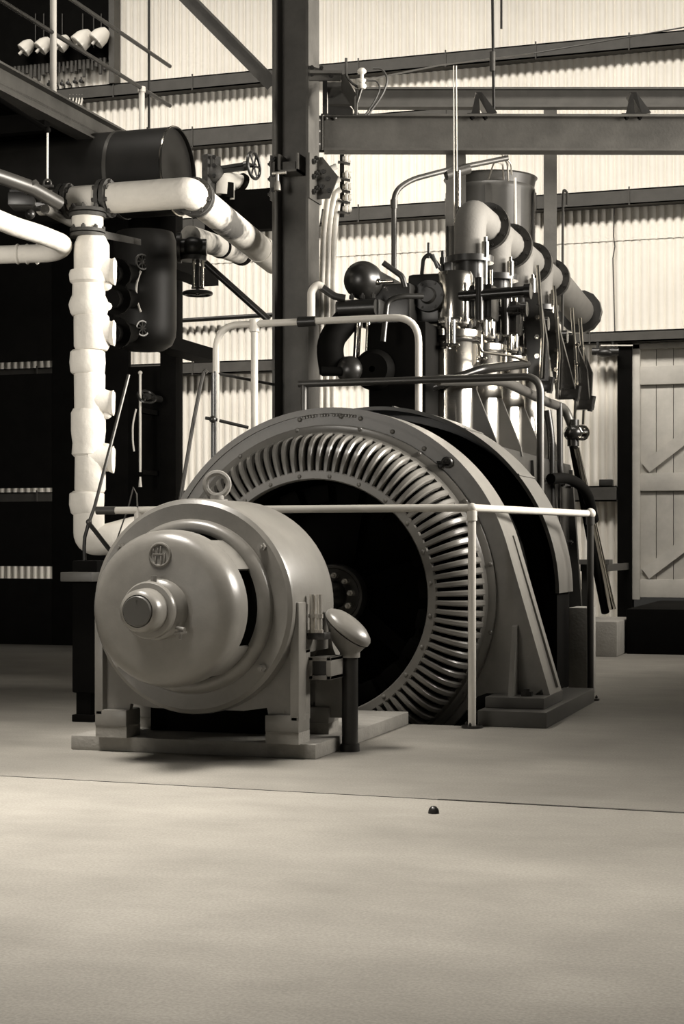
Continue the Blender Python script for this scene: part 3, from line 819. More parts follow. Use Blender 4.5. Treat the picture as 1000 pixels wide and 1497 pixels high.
# crane beam with bolted end plate
def ibeam(mb, p, q, h, w, t=.016):
    mb.bar(p, q, t, h)
    for s_ in (1, -1): mb.bar(p+UP*(s_*(h/2-t/2)), q+UP*(s_*(h/2-t/2)), w, t)
cb2 = thing('crane_beam', 'deep dark steel beam running right from the column above the engine', 'beam')
D1 = 11.3; p, q = UD(474, 196, D1), UD(1040, 197, D1)
mb = MB(); ibeam(mb, p, q, 53*D1/F, .13)
mk('girder', mb, 'steel', cb2)
mb = MB(); e = UD(471, 196, D1); mb.bar(UD(455, 196, D1), UD(474, 196, D1), .012, .25).bar(e-FWD*.07-UP*.125, e-FWD*.07+UP*.12, .012, .012)
mk('end_plate', mb, 'steel', cb2)
mb = MB(True)
for px, py in ((457, 180), (465, 176), (457, 190), (465, 192), (457, 201), (465, 211), (476, 173), (489, 173)):
    mb.sph(UD(px, py, D1)-FWD*.012, .018, (1, .8, 1), 8)
mk('rivet', mb, 'pipe', cb2)
bb = thing('upper_beam', 'slimmer grey steel beam just above and behind the deep crane beam', 'beam')
D2 = 13.0; mb = MB(); ibeam(mb, UD(519, 144, D2), UD(1050, 144, D2), 29*D2/F, .10)
mk('girder', mb, 'girt', bb)
for px, lab in ((705, 'small black steel cleat on the crane beam near the hanging turnbuckle rod'), (930, 'small black steel cleat on the crane beam near the right edge')):
    cl = thing('beam_cleat', lab, 'bracket', 'cleats on the crane beam')
    b0 = UD(px-6, 170, D1)
    mb = MB(); mb.bar(b0-RIGHT*.08, b0+RIGHT*.08, .12, .014); mk('base_plate', mb, 'dark', cl)
    mb = MB(); z0 = b0+UP*.007
    mb.prism([z0-RIGHT*.05-FWD*.05, z0+RIGHT*.01-FWD*.05, z0+RIGHT*.0-FWD*.05+UP*.13, z0-RIGHT*.02-FWD*.05+UP*.13], FWD*.012)
    mb.prism([z0-RIGHT*.02-FWD*.05+UP*.145, z0+RIGHT*.02-FWD*.05+UP*.145, z0+RIGHT*.13+FWD*.0+UP*.02, z0+RIGHT*.07+FWD*.0+UP*.0], FWD*.16)
    mk('cleat_plate', mb, 'dark', cl)
    mb = MB(True); mb.bolt(b0-RIGHT*.045-FWD*.04-UP*.007, -UP, .018, .018).bolt(b0+RIGHT*.045-FWD*.04-UP*.007, -UP, .018, .018); mk('bolt', mb, 'black', cl)
# bracket arm above, on the column
ba = thing('column_bracket', 'dark channel bracket bolted to the column above the crane beam', 'bracket')
D3 = 10.9
mb = MB(); mb.bar(UD(453, 108, D3), UD(500, 108, D3), .10, .018).prism([UD(452, 96, D3), UD(498, 108, D3), UD(498, 118, D3), UD(452, 117, D3)], FWD*.02)
mk('arm', mb, 'steel', ba)
mb = MB(); mb.prism([UD(499, 110, D3-.0), UD(503, 108, D3-.02), UD(521, 138, D3-.3), UD(518, 142, D3-.3)], V((0, 0, -.09)))
mb.prism([UD(477, 120, D3+.1), UD(500, 120, D3+.1), UD(517, 152, D3-.2), UD(480, 152, D3-.05)], V((0, .02, -.01)))
mk('slanting_cheek', mb, 'girt', ba)
mb = MB(); mb.bar(UD(475, 118, D3), UD(475, 168, D3), .03, .012, up=FWD).bar(UD(484, 142, D3), UD(484, 168, D3), .04, .012, up=FWD).prism([UD(484, 140, D3), UD(497, 140, D3), UD(516, 160, D3), UD(516, 168, D3), UD(484, 168, D3)], FWD*.015)
mk('gusset', mb, 'dark', ba)
mb = MB(True)
for px, py in ((456, 99), (456, 109), (470, 100), (484, 111)): mb.bolt(UD(px, py, D3)-FWD*.003, -FWD, .014, .014)
mk('bolt', mb, 'dark', ba)
# porcelain insulator with lead wires
ins = thing('line_insulator', 'white porcelain insulator with two sheds standing above the crane beam by the column', 'insulator')
D4 = 11.0; b0 = UD(529, 130, D4); k_ = D4/F
mb = MB(); mb.lathe(b0, UP, [(0, 0), (.022, 0), (.030, .012), (.030, .026), (.020, .034), (.020, .045), (.028, .050), (.028, .062), (.014, .070), (.012, .095), (.020, .102), (.030, .108), (.030, .122), (.018, .136), (0, .138)], 22)
mk('porcelain', mb, 'white', ins)
mk('pin', MB().cyl(UD(522, 150, D4), b0+UP*.01, .010).cyl(UD(521, 168, D4), UD(522, 142, D4), .008), 'pipe', ins)
wr = MB(); wr.tube([UD(519, 168, D4), UD(522, 150, D4), UD(523, 132, D4)], .008, 6).tube([UD(506, 85, D4), UD(506, 112, D4), UD(515, 122, D4), UD(524, 128, D4)], .009, 6, .05)
wr.tube([UD(530, 118, D4), UD(552, 118, D4), UD(556, 130, D4), UD(548, 148, D4), UD(534, 168, D4)], .006, 6, .1).tube([UD(545, 100, D4), UD(558, 100, D4), UD(568, 115, D4), UD(560, 138, D4), UD(538, 168, D4)], .008, 6, .15)
single('lead_wire', wr, 'wire', 'thin looped lead wires round the porcelain insulator on the crane beam', 'wire')
# brace from the column up and left
mb = MB(); p, q = UD(120, -158, 10.8), UD(398, 124, 11.05)
mb.bar(p, q, .012, .09, up=V((.7, 0, .7))).bar(p+V((.03, 0, .03)), q+V((.03, 0, .03)), .07, .012, up=V((.7, 0, .7)))
single('angle_brace', mb, 'steel', 'sloping dark angle iron brace meeting the column from upper left', 'brace')
# deep dark beam behind the valve
mb = MB(); p, q = U(303, 312, 11.5), U(440, 300, 11.5); p.z = q.z = 3.34
mb.bar(p, q, .10, .30)
single('channel_beam', mb, 'black', 'deep black beam behind the lagged pipe, just left of the column', 'beam')
# rod with turnbuckle, twin wires
rd = thing('hanger_rod', 'thin hanger rod with pale turnbuckle above the crane beam', 'rod')
mk('rod', MB().cyl(UD(722, 168, 11.5), UD(717, -260, 11.5), .010).cut().cyl(UD(733, 42, 11.5), UD(733, -260, 11.5), .008), 'dark', rd)
mk('turnbuckle', MB().cyl(UD(720, 104, 11.5), UD(720, 76, 11.5), .020), 'pipe', rd)
mb = MB(); mb.cyl(UD(664, 320, 10.85), UD(663, 96, 10.85), .0045, n=6).cyl(UD(668, 250, 10.85), UD(667, 96, 10.85), .0045, n=6)
single('suspension_wire', mb, 'cable', 'pair of thin pale wires hanging in front of the crane beam', 'wire')
# posts hanging under the crane beam
for a_, b_, y1, lab in ((652, 681, 330, 'flat grey steel hanger under the crane beam, left of the barrel'), (795, 814, 398, 'flat grey steel hanger under the crane beam, right of the barrel')):
    mb = MB(); dq = 11.5 if a_ < 700 else 13.35
    p, q = UD((a_+b_)/2, 222 if a_ < 700 else 150, dq), UD((a_+b_)/2, y1, dq)
    w_ = (b_-a_)*dq/F
    mb.bar(p, q, w_, .012, up=FWD).bar(p+RIGHT*(w_/2-.006)+FWD*.03, q+RIGHT*(w_/2-.006)+FWD*.03, .012, .06, up=FWD)
    single('steel_hanger', mb, 'steel', lab, 'hanger', 'hangers under the crane beam')
vpipe = MB(); vpipe.tube([UD(669, 250, 10.95), UD(669, 375, 10.95)], .024, 12)
single('riser_pipe', vpipe, 'polish', 'bright upright riser pipe in front of the barrel, left side', 'pipe')
mb = MB(); mb.tube([UD(576, 395, 10.9), UD(576, 280, 10.9), UD(600, 263, 10.95), UD(652, 249, 11.1), UD(742, 231, 11.3)], .0185, 12, .14).cyl(UD(652, 256, 11.1), UD(686, 246, 11.15), .034)
mb.cyl(UD(576, 305, 10.9), UD(576, 292, 10.9), .024)
single('overhead_pipe', mb, 'pipe', 'dark pipe rising beside the engine and bending right above the exhaust bends', 'pipe')
mb = MB()
for i, (pa, pb, pc) in enumerate((((714, 262), (722, 238), (742, 228)), ((736, 262), (735, 240), (722, 234)), ((743, 264), (742, 240), (734, 226)), ((748, 255), (747, 240), (738, 228)))):
    mb.tube([UD(*pa, 13.22), UD(*pb, 12.6), UD(*pc, 11.5)], .007, 6, .12)
single('flexible_lead', mb, 'cable', 'curled thin leads at the top of the barrel', 'cable')
mb = MB(); mb.tube([UD(829, 300, 13.5), UD(829, 281, 13.5), UD(824, 277, 13.5), UD(823, 290, 13.5), UD(822, 520, 13.5)], .011, 8, .04)
single('vent_rod', mb, 'pipe', 'thin upright rod with hooked top right of the barrel', 'rod')
mb = MB(); mb.tube([UD(753, 260, 13.2), UD(754, 335, 13.2)], .011, 8)
single('gauge_tube', mb, 'cable', 'thin pale tube on the front of the barrel', 'tube')
# barrel tank
bt = thing('header_tank', 'dark barrel shaped header tank hanging under the crane beam behind the exhaust bends', 'tank')
bc = UD(717, 330, 13.6); zt_ = UD(717, 263, 13.6).z; zb_ = UD(717, 425, 13.6).z
mb = MB(); mb.lathe((bc.x, bc.y, 0), UP, [(0, zb_), (.34, zb_), (.355, zb_+.02), (.355, zt_-.14), (.365, zt_-.12), (.365, zt_-.09), (.358, zt_-.08), (.372, zt_-.01), (.385, zt_), (.36, zt_), (.35, zt_-.02), (0, zt_-.02)], 44)
bdy = mk('barrel_body', mb, 'greydk', bt)
mb = MB()
for a_ in (-80, -40, 0, 200, 235):
    mb.cut(); t = math.radians(a_); d = V((math.cos(t), math.sin(t), 0)); tt = V((-d.y, d.x, 0))
    mb.box(V((bc.x, bc.y, (zt_+zb_)/2-.03))+d*.358, (.02, .05, zt_-zb_-.16), (d, tt, UP))
mk('strap', mb, 'pipe', bdy)
mb = MB()
for s_ in (-1, 1):
    mb.cut(); p = bc+RIGHT*(s_*.3); mb.bar((p.x, p.y, zb_-.03), (p.x, WY-.03, zb_-.03), .06, .06)
mk('wall_bracket', mb, 'dark', bt)

# ================================================================ CABLES beside the column
for i, pts in enumerate((((492, 243), (480, 248), (470, 285), (459, 350), (453, 430), (446, 540), (443, 640), (443, 962)), ((497, 261), (486, 266), (479, 290), (473, 340), (470, 430), (466, 640), (466, 962)), ((498, 277), (490, 282), (484, 310), (480, 350), (478, 430), (476, 640), (476, 962)), ((498, 292), (494, 297), (491, 320), (488, 360), (487, 430), (486, 640), (486, 962)))):
    mb = MB(); mb.tube([UD(a_, b_, 11.2+.02*i) for a_, b_ in pts], .020, 10, .08)
    single('power_cable', mb, 'cable', ('outermost pale cable sweeping down beside the steel column', 'second pale cable from the column, close to the first', 'third pale cable from the column in the bundle', 'pale cable of the bundle furthest from the column')[i], 'cable', 'cables beside the column')
rk = thing('cable_rack', 'upright rack of white knob insulators holding the cable ends under the crane beam', 'rack')
mk('strip', MB().bar(UD(500, 226, 11.3), UD(500, 318, 11.3), .03, .014, up=FWD), 'dark', rk)
for i, y in enumerate((232, 256, 273, 289, 305)):
    c_ = UD(505, y, 11.28)
    mk('knob_insulator', MB().lathe(c_-RIGHT*.02, RIGHT, [(0, 0), (.016, 0), (.018, .015), (.030, .02), (.030, .035), (.018, .04), (.024, .046), (.022, .06), (0, .064)], 16), 'white', rk)
    mk('clamp', MB().bar(UD(494, y+5, 11.25), UD(512, y+8, 11.25), .04, .012), 'pipe', rk)

# ================================================================ LEFT: platform, railing, dark partition
pl = thing('overhead_platform', 'dark steel overhead platform at upper left carried by a long edge beam', 'platform')
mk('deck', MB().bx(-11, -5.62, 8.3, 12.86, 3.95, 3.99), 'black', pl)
mk('added_shade_deck', MB().bx(-11, -7.2, 12.86, 15.1, 3.93, 3.97), 'black', pl)  # added unseen deck, dims the wall behind the partition gaps
mb = MB()
mb.bx(-5.64, -5.62, 8.0, 12.9, 3.90, 4.085).bx(-5.70, -5.56, 8.0, 12.9, 4.075, 4.09).bx(-5.70, -5.56, 8.0, 12.9, 3.895, 3.91)
mk('edge_beam', mb, 'steel', pl)
for y in (9.0, 10.6, 12.2): mk('joist', MB().bx(-11, -5.65, y, y+.08, 3.82, 3.95), 'black', pl)
pr_ = thing('platform_railing', 'railing with two dark rails and pale posts along the overhead platform edge', 'railing')
for z in (4.52, 4.85):
    mk('rail', MB().cyl((-5.6, 8.6, z), (-5.6, 12.7, z), .016), 'dark', pr_)
for y, z in ((10.64, 5.2), (12.14, 4.53)):
    mk('post', MB().cyl((-5.6, y, 4.085), (-5.6, y, z), .024).cyl((-5.6, y, z-.04), (-5.6, y, z), .032), 'rail', pr_)
mk('slim_post', MB().cyl((-5.6, 12.28, 4.085), (-5.6, 12.28, 5.6), .011), 'dark', pr_)
PY_ = 12.75
pt = thing('black_partition', 'black steel partition with narrow gaps under the overhead platform at left', 'partition')
z = lambda y: U(60, y, PY_).z
def pan(x0, x1, ya, yb, nm='panel'):
    X0, X1 = U(x0, 500, PY_).x, U(x1, 500, PY_).x
    return mk(nm, MB().bx(X0, X1, PY_, PY_+.05, max(0, z(yb)), z(ya), .004), 'black', pt)
X75, X190, X238, X259 = 75, 188, 238, 259
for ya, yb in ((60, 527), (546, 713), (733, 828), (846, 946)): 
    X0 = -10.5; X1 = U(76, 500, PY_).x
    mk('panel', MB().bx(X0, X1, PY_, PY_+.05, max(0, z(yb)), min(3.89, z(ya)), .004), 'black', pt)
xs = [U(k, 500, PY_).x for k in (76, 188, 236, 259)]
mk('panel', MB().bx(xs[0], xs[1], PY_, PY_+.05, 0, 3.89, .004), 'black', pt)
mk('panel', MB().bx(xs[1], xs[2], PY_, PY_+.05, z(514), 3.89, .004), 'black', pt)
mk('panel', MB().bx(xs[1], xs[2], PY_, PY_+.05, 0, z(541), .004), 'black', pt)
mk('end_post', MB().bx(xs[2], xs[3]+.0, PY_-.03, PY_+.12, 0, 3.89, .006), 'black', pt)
# silencer drum
dm = thing('silencer_drum', 'large dark horizontal drum with bright end rim hanging under the overhead platform', 'drum')
dc = UD(262, 250, 12.4); r_ = .325
mb = MB(); mb.lathe((0, dc.y, dc.z), EX, [(0, -6.6), (r_-.01, -6.6), (r_, -6.58), (r_, dc.x-.02), (r_, dc.x), (r_-.012, dc.x), (r_-.012, dc.x-.03), (0, dc.x-.03)], 56)
db = mk('drum_shell', mb, 'drum', dm)
mk('end_rim', MB().torus((dc.x-.012, dc.y, dc.z), EX, r_, .009, 56, 6), 'polish', dm)
mk('seam_band', MB().lathe((0, dc.y, dc.z), EX, [(r_, dc.x-.48), (r_+.006, dc.x-.48), (r_+.006, dc.x-.45), (r_, dc.x-.45)], 56), 'pipe', dm)
mb = MB()
for x in (-5.9, dc.x-.25): mb.cut(); mb.bar((x, dc.y, dc.z+r_-.01), (x, dc.y, 4.0), .05, .012, up=EX)
mk('hanger_strap', mb, 'dark', dm)
# lower vessel on the partition
lv2 = thing('pressure_vessel', 'black upright vessel with rounded bottom and curved bright rim behind the lagged stack', 'vessel')
vc = UD(212, 450, 12.6); rr = 46*12.6/F
zt2, zb2 = UD(212, 335, 12.6).z, UD(212, 514, 12.6).z
mb = MB(); mb.lathe((vc.x, vc.y, 0), UP, [(0, zb2), (rr*.6, zb2+.01), (rr*.86, zb2+.05), (rr*.97, zb2+.11), (rr, zb2+.18), (rr, zt2-.1), (rr*.9, zt2-.03), (0, zt2)], 40)
mk('vessel_shell', mb, 'drum', lv2)
mk('bright_rim', MB().tube([UD(199+7*((i-5)/5)**2, 396+6*i, 12.6-rr-.03) for i in range(11)], .009, 8), 'rail', lv2, 'curved bright rim strip')
for y in (383, 480):
    c_ = UD(208, y, 12.35)
    mb = MB(); mb.torus(c_, V((1, -.6, 0)), .055, .010, 20, 6)
    for t in range(4): a_ = t*pi/4; d = (UP*math.cos(a_)+V((.5, .85, 0))*math.sin(a_))*.05; mb.cyl(c_-d, c_+d, .006, n=6)
    mb.cyl(c_, c_+FWD*.12, .016); mk('handwheel', mb, 'pipe', lv2)
mb = MB(); 
for y in (400, 437, 487): mb.cut(); mb.cyl(UD(160, y, 11.2), UD(190, y, 12.3), .07).cyl(UD(168, y, 11.4), UD(171, y, 11.5), .11)
mk('inlet_branch', mb, 'black', lv2)
mb = MB(); mb.bar((vc.x, vc.y+.1, zb2+.1), (vc.x, PY_+.02, zb2+.1), .2, .1); mb.cut(); mb.bar((vc.x, vc.y+.1, zt2-.2), (vc.x, PY_+.02, zt2-.2), .2, .1)
mk('bracket', mb, 'black', lv2)
# gauge stand: bright rods in front of partition
gs = thing('valve_spindle', 'bright upright valve spindles with dark handwheel low on the black partition', 'valve')
mk('spindle', MB().cyl(UD(205, 690, 13.6), UD(205, 545, 13.6), .011).sph(UD(205, 545, 13.6), .018).cyl(UD(205, 712, 13.6), UD(205, 697, 13.6), .016, .008), 'rail', gs)
mk('curved_rod', MB().tube([UD(199, 598, 13.58), UD(194, 620, 13.58), UD(194, 645, 13.58), UD(196, 660, 13.58)], .008, 8, .05), 'rail', gs)
c_ = UD(214, 580, 13.6); mb = MB(); mb.torus(c_, V((.5, -.5, .7)), .075, .011, 22, 6).cyl(c_, c_+V((0, .3, 0)), .03)
for t in range(3): a_ = t*2.09; mb.cyl(c_, c_+(V((.7, .7, 0))*math.cos(a_)+V((-.5, .5, .7))*math.sin(a_))*.07, .008, n=6)
mk('handwheel', mb, 'dark', gs)
mk('bracket', MB().bar(UD(205, 600, 13.6), UD(205, 600, 13.6)+V((0, .32, 0)), .05, .04).cut().bar(UD(205, 690, 13.6), UD(205, 690, 13.6)+V((0, .32, 0)), .05, .04), 'black', gs)

# ================================================================ LAGGED PIPES
lg = thing('lagged_stack', 'tall white lagged pipe stack with tee branches and bulging wrapped joints at left', 'pipe')
DL = 10.0; kx = DL/F
def lx(px, py): return UD(px, py, DL)
def stack(rows, cx, m='lag', nm='lagging', wob=.02):
    # rows: (half width in px, y px)
    o = lx(cx, 700); o.z = 0
    mb = MB(); mb.lathe(o, UP, [(0, lx(cx, rows[0][1]).z)]+[(h*kx, lx(cx, y).z) for h, y in rows]+[(0, lx(cx, rows[-1][1]).z)], 28, wob=wob)
    return mk(nm, mb, m, lg)
stack([(21, 336), (23, 333), (23, 318), (21, 316)], 128)
stack([(20, 346), (26, 358), (26, 394), (24, 402)], 134)
stack([(27, 396), (29, 402), (28, 412), (24, 416), (24, 432), (27, 438), (29, 446), (27, 458), (24, 462)], 130)
stack([(22, 458), (26, 464), (26, 506), (23, 512)], 134)
stack([(22, 512), (25.5, 515), (26.5, 530), (25, 544), (22, 547)], 128)
stack([(21, 544), (22.5, 548), (22.5, 598), (21, 602)], 131)
stack([(22, 598), (25, 604), (25, 630), (23, 648), (24, 664), (20, 668)], 129)
stack([(20, 664), (22.5, 668), (22.5, 716), (20, 720)], 132)
stack([(20, 718), (25, 722), (25.5, 738), (23, 750), (20, 753)], 127)
# bottom elbow going right
mb = MB(); mb.tube([lx(130, 748), lx(130, 788), lx(150, 790), lx(188, 772)+V((0, .25, 0)), lx(230, 770)+V((0, .6, 0)), V((lx(230, 770).x, lx(230, 770).y+.6, 0))], .094, 20, .20); mk('elbow', mb, 'lag', lg)
for y, h, x2 in ((397, 17, 168), (487, 16, 167), (589, 16, 166), (672, 17, 166)):
    mb = MB(); a_, b_ = lx(132, y-4), lx(x2, y)
    mb.cyl(a_, b_, h*1.35*kx, h*kx, n=20).cyl(b_-RIGHT*.025, b_, h*1.05*kx, h*1.18*kx, n=20); mk('tee_branch', mb, 'lag', lg)
for y in (418, 448, 606, 655):
    mb = MB(); mb.sph(lx(153, y), .034, (1.4, 1, .9), 10); mk('wrapped_lug', mb, 'lag', lg)
# flanges between tee and stack
for y0, y1, h in ((306, 318, 24), (336, 347, 23)):
    o = lx(128, 700); o.z = 0; za, zb = lx(128, y1).z, lx(128, y0).z; zm = (za+zb)/2
    mb = MB(); mb.cyl(o+UP*za, o+UP*(zm-.004), h*kx*1.12, n=28).cyl(o+UP*(zm+.004), o+UP*zb, h*kx*1.12, n=28)
    for t in range(8): a_ = t*pi/4+.2; mb.bolt(o+UP*zb+V((math.cos(a_), math.sin(a_), 0))*h*kx, UP, .014, .014)
    mk('flange', mb, 'flange', lg)
# bracket strip from flange to vessel
mk('tie_strap', MB().bar(lx(150, 343), UD(205, 354, 12.2), .012, .045), 'flange', lg)
# horizontal header in the same run
hd2 = thing('lagged_header', 'white lagged header pipe with rusty bolted flanges turning back under the drum', 'pipe')
HYY = lx(200, 285).y
def hx(px, py=285): return U(px, py, HYY)
hz_ = hx(215, 286).z
def hp(px): q = hx(px); q.z = hz_; return q
mk('lagging', MB().tube([hp(58), hp(90)], .075, 22), 'lag', hd2)
mb = MB(); mb.lathe((0, HYY, hz_), EX, [(0, hp(103).x), (.07, hp(103).x), (.088, hp(108).x), (.088, hp(142).x), (.07, hp(146).x), (0, hp(146).x)], 26, wob=.015).cyl(hp(128), hp(128)-UP*.10, .088, n=22)
mk('tee_lagging', mb, 'lag', hd2)
e2 = UD(400, 380, 11.9)
mb = MB(); cor = hp(272); cor.x += .02
n1 = (e2-cor).normalized()
mb.tube([hp(162), hp(172), cor, cor+n1*.10], [.070]+[.092]*9, 24, .10) if False else mb.tube(fillet([hp(163), cor, cor+n1*.09], .16, 8), .092, 24)
mk('bend_lagging', mb, 'lag', hd2)
def pflange(c, ax, R, m='flange', n=2, par=None, nm='flange'):
    ax = V(ax).normalized(); mb = MB()
    for i in range(n): mb.cyl(c+ax*(.034*(i-.5)-.013), c+ax*(.034*(i-.5)+.013), R, n=26)
    u, v, _ = basis(ax)
    for t in range(8):
        a_ = t*pi/4+.25; q = c+(u*math.cos(a_)+v*math.sin(a_))*(R*.84)
        mb.cyl(q-ax*.048, q+ax*.048, .014, n=6)
    return mk(nm, mb, m, par)
pflange(hp(97), EX, .108, par=hd2); pflange(hp(155), EX, .118, par=hd2)
fc = cor+n1*.12; pflange(fc, n1, .118, par=hd2)
mb = MB(); mb.tube([fc+n1*.03, fc+(e2-fc)*.5, e2], .094, 24); mk('stained_lagging', mb, 'lagdirty', hd2, 'stained sloping length')
mk('end_collar', MB().cyl(fc+(e2-fc)*.78, e2+n1*.02, .0985, n=24), 'lag', hd2)
# second lagged pipe under it, with valve
l2 = thing('lagged_branch', 'shorter white lagged pipe with dark bands below the stained header length', 'pipe')
a_, b_ = UD(278, 346, 11.6), UD(351, 371, 12.6); n2 = (b_-a_).normalized()
mk('lagging', MB().tube([a_, b_], .078, 22), 'lagdirty', l2)
mk('band', MB().cyl(a_+(b_-a_)*.56, a_+(b_-a_)*.60, .083, n=24), 'black', l2)
mk('end_band', MB().cyl(b_-n2*.02, b_+n2*.05, .086, n=24), 'black', l2)
gv = thing('gate_valve', 'dark gate valve with bright twin pillars and flat handwheel below the lagged branch', 'valve')
c_ = UD(283, 362, 11.4); k_ = 11.4/F
mk('valve_body', MB().sph(c_, .085, (1.1, 1, .9)).cyl(c_-RIGHT*.10, c_+RIGHT*.09, .06).cyl(c_-RIGHT*.11, c_-RIGHT*.085, .105).cyl(c_-UP*.09, c_-UP*.06, .09, n=20), 'dark', gv)
for px in (283, 296):
    mk('pillar', MB().cyl(UD(px, 378, 11.38), UD(px, 421, 11.38), .011), 'polish', gv)
mk('spindle', MB().cyl(UD(289, 376, 11.4), UD(289, 432, 11.4), .013).bar(UD(280, 421, 11.4), UD(298, 421, 11.4), .03, .012), 'dark', gv)
c_ = UD(289, 429, 11.4); mb = MB(); mb.torus(c_, UP, .092, .014, 26, 8)
for t in range(5): a_ = t*2*pi/5; mb.cyl(c_, c_+V((math.cos(a_), math.sin(a_), 0))*.09, .010, n=6)
mk('handwheel', mb, 'dark', gv)
# upper valve with sideways handwheel
uv = thing('stop_valve', 'dark stop valve with upright spoked handwheel beside the drum end', 'valve')
DV = 12.3; P = lambda a_, b_: UD(a_, b_, DV)
mk('valve_body', MB().bar(P(309, 228), P(309, 272), .06, .14, up=V((.4, 1, 0))).sph(P(313, 255), .075).bar(P(314, 230), P(314, 262), .12, .02, up=EX).cyl(P(308, 270), P(308, 285), .05), 'flange', uv)
mb = MB(True)
for py in (233, 245, 260): mb.bolt(P(314, py)-FWD*.06, -FWD, .016, .02)
mk('bolt', mb, 'dark', uv)
mk('yoke', MB().bar(P(318, 246), P(362, 239), .03, .022).bar(P(318, 252), P(362, 247), .03, .018).cyl(P(312, 250), P(372, 242), .012).cyl(P(356, 243), P(364, 242), .035), 'dark', uv)
c_ = P(371, 242); mb = MB(); nx = V((1, -.12, .05)).normalized(); mb.torus(c_, nx, .098, .012, 28, 8)
u, v, _ = basis(nx)
for t in range(6): a_ = t*pi/3; mb.cyl(c_, c_+(u*math.cos(a_)+v*math.sin(a_))*.098, .008, n=6)
mb.sph(c_, .022); mk('handwheel', mb, 'dark', uv)
ub = thing('lagged_elbow', 'short white lagged elbow with dark end ring under the stop valve handwheel', 'pipe')
mk('elbow', MB().tube([P(326, 285), P(328, 262), P(350, 263)+FWD*.1], .06, 18, .08), 'lag', ub)
mk('end_ring', MB().cyl(P(349, 263)+FWD*.08, P(353, 265)+FWD*.1, .078, n=20), 'black', ub)
mk('stub', MB().cyl(P(340, 268), P(340, 292), .02), 'rail', ub)
mk('drain', MB().cyl(P(333, 268), P(333, 290), .05), 'black', ub)
# small lagged U bend at far left
mb = MB(); mb.tube([UD(-420, 190, 8.2), UD(-15, 316, 9.2), UD(20, 331, 9.4), UD(60, 343, 9.7), UD(97, 358, 9.95), UD(80, 370, 10.1), UD(40, 371, 10.15), UD(-15, 373, 10.2), UD(-420, 380, 10.6)], .056, 18, .10)
ubn = thing('lagged_u_bend', 'white lagged pipe doubling back in a tight bend at the left edge', 'pipe'); mk('lagging', mb, 'lag', ubn)
for px in (26, 40, 54): mk('wrap_ridge', MB().torus(UD(px, 371.5, 10.16), RIGHT, .054, .010, 22, 6), 'lag', ubn)
mb = MB(); mb.tube([UD(-300, 160, 8.6), UD(5, 260, 9.4), UD(45, 274, 9.6), UD(86, 297, 9.8)], .042, 14).cyl(UD(44, 272, 9.6), UD(48, 276, 9.6), .052)
single('grey_side_pipe', mb, 'pipe', 'dull grey pipe running in from the left edge to the header flange', 'pipe')
mb = MB(); mb.tube([UD(66, 306, 9.9), UD(104, 325, 10.3)], .030, 12)
single('short_drain_pipe', mb, 'cast', 'short sloping grey pipe under the left header flange', 'pipe')
mb = MB(); a_ = UD(36, 295, 9.75); mb.box(a_, (.16, .2, .075), (RIGHT, FWD, UP), .006).bar(UD(15, 281, 9.7), UD(34, 281, 9.7), .05, .02).bar(UD(50, 300, 9.7), UD(70, 296, 9.75), .04, .02).sph(UD(44, 313, 9.7), .03)
single('pipe_bracket', mb, 'dark', 'black bracket block under the grey side pipe at the left edge', 'bracket')
hg = thing('pipe_hanger', 'thin pale hanger rod dropping from the platform to the left end of the header', 'rod')
mk('rod', MB().cyl(UD(69, 266, 9.95), UD(69.5, 190, 9.95), .007), 'rail', hg)
mk('arm', MB().cyl(UD(69.5, 190, 9.95), V((-5.63, UD(69.5, 190, 9.95).y, 3.93)), .014).sph(UD(69.5, 190, 9.95), .02), 'black', hg)
mk('eye', MB().torus(UD(69, 268, 9.93), FWD, .022, .007, 16, 6).bar(UD(62, 272, 9.93), UD(78, 272, 9.93), .02, .012), 'pipe', hg)
# struts and rods
mb = MB(); mb.cyl(UD(286, 372, 12.0), UD(393, 468, 12.0), .026)
single('diagonal_strut', mb, 'dark', 'dark diagonal strut from the gate valve down to the column', 'strut')
mb = MB(); mb.cyl(U(258, 469, 15.2), U(402, 460, 15.2), .022)
single('wall_conduit', mb, 'dark', 'thin dark conduit along the corrugated wall left of the column', 'conduit')
mb = MB(); mb.cyl(UD(318, 546, 10.33), UD(399, 562, 10.95), .010)
single('stay_rod', mb, 'dark', 'thin dark sloping rod just left of the column foot', 'rod')
mb = MB(); mb.tube([UD(303, 545, 9.9), UD(299, 541, 9.9), UD(294, 560, 9.9), UD(283, 615, 9.9), UD(261, 745, 9.9), UD(250, 810, 9.9)], .012, 10, .1)
single('leaning_pipe', mb, 'pipe', 'thin grey leaning pipe left of the pale platform handrail', 'pipe')
vp_ = thing('slim_standpipe', 'slim dark standpipe with cross handle next to the pale platform handrail', 'pipe')
mk('tube', MB().cyl((UD(311, 560, 9.9).x, UD(311, 560, 9.9).y, 0), UD(311, 545, 9.9), .010).cyl((UD(314.5, 560, 9.95).x, UD(314.5, 560, 9.95).y, 0), UD(314.5, 543, 9.95), .008), 'dark', vp_)
mk('cross_handle', MB().cyl(UD(300, 611, 9.85), UD(318, 614, 9.85), .010).sph(UD(311, 613, 9.85), .022).cyl(UD(321, 615, 9.85), UD(363, 625, 9.9), .010), 'dark', vp_)
tk = thing('forked_rod', 'dark hooked operating rod with forked foot crossing the lagged stack', 'rod')
mk('rod', MB().tube([UD(188, 548, 9.7), UD(162, 650, 9.6), UD(138, 742, 9.5), UD(130, 764, 9.5)], .010, 8).sph(UD(130, 763, 9.5), .018), 'pipe', tk)
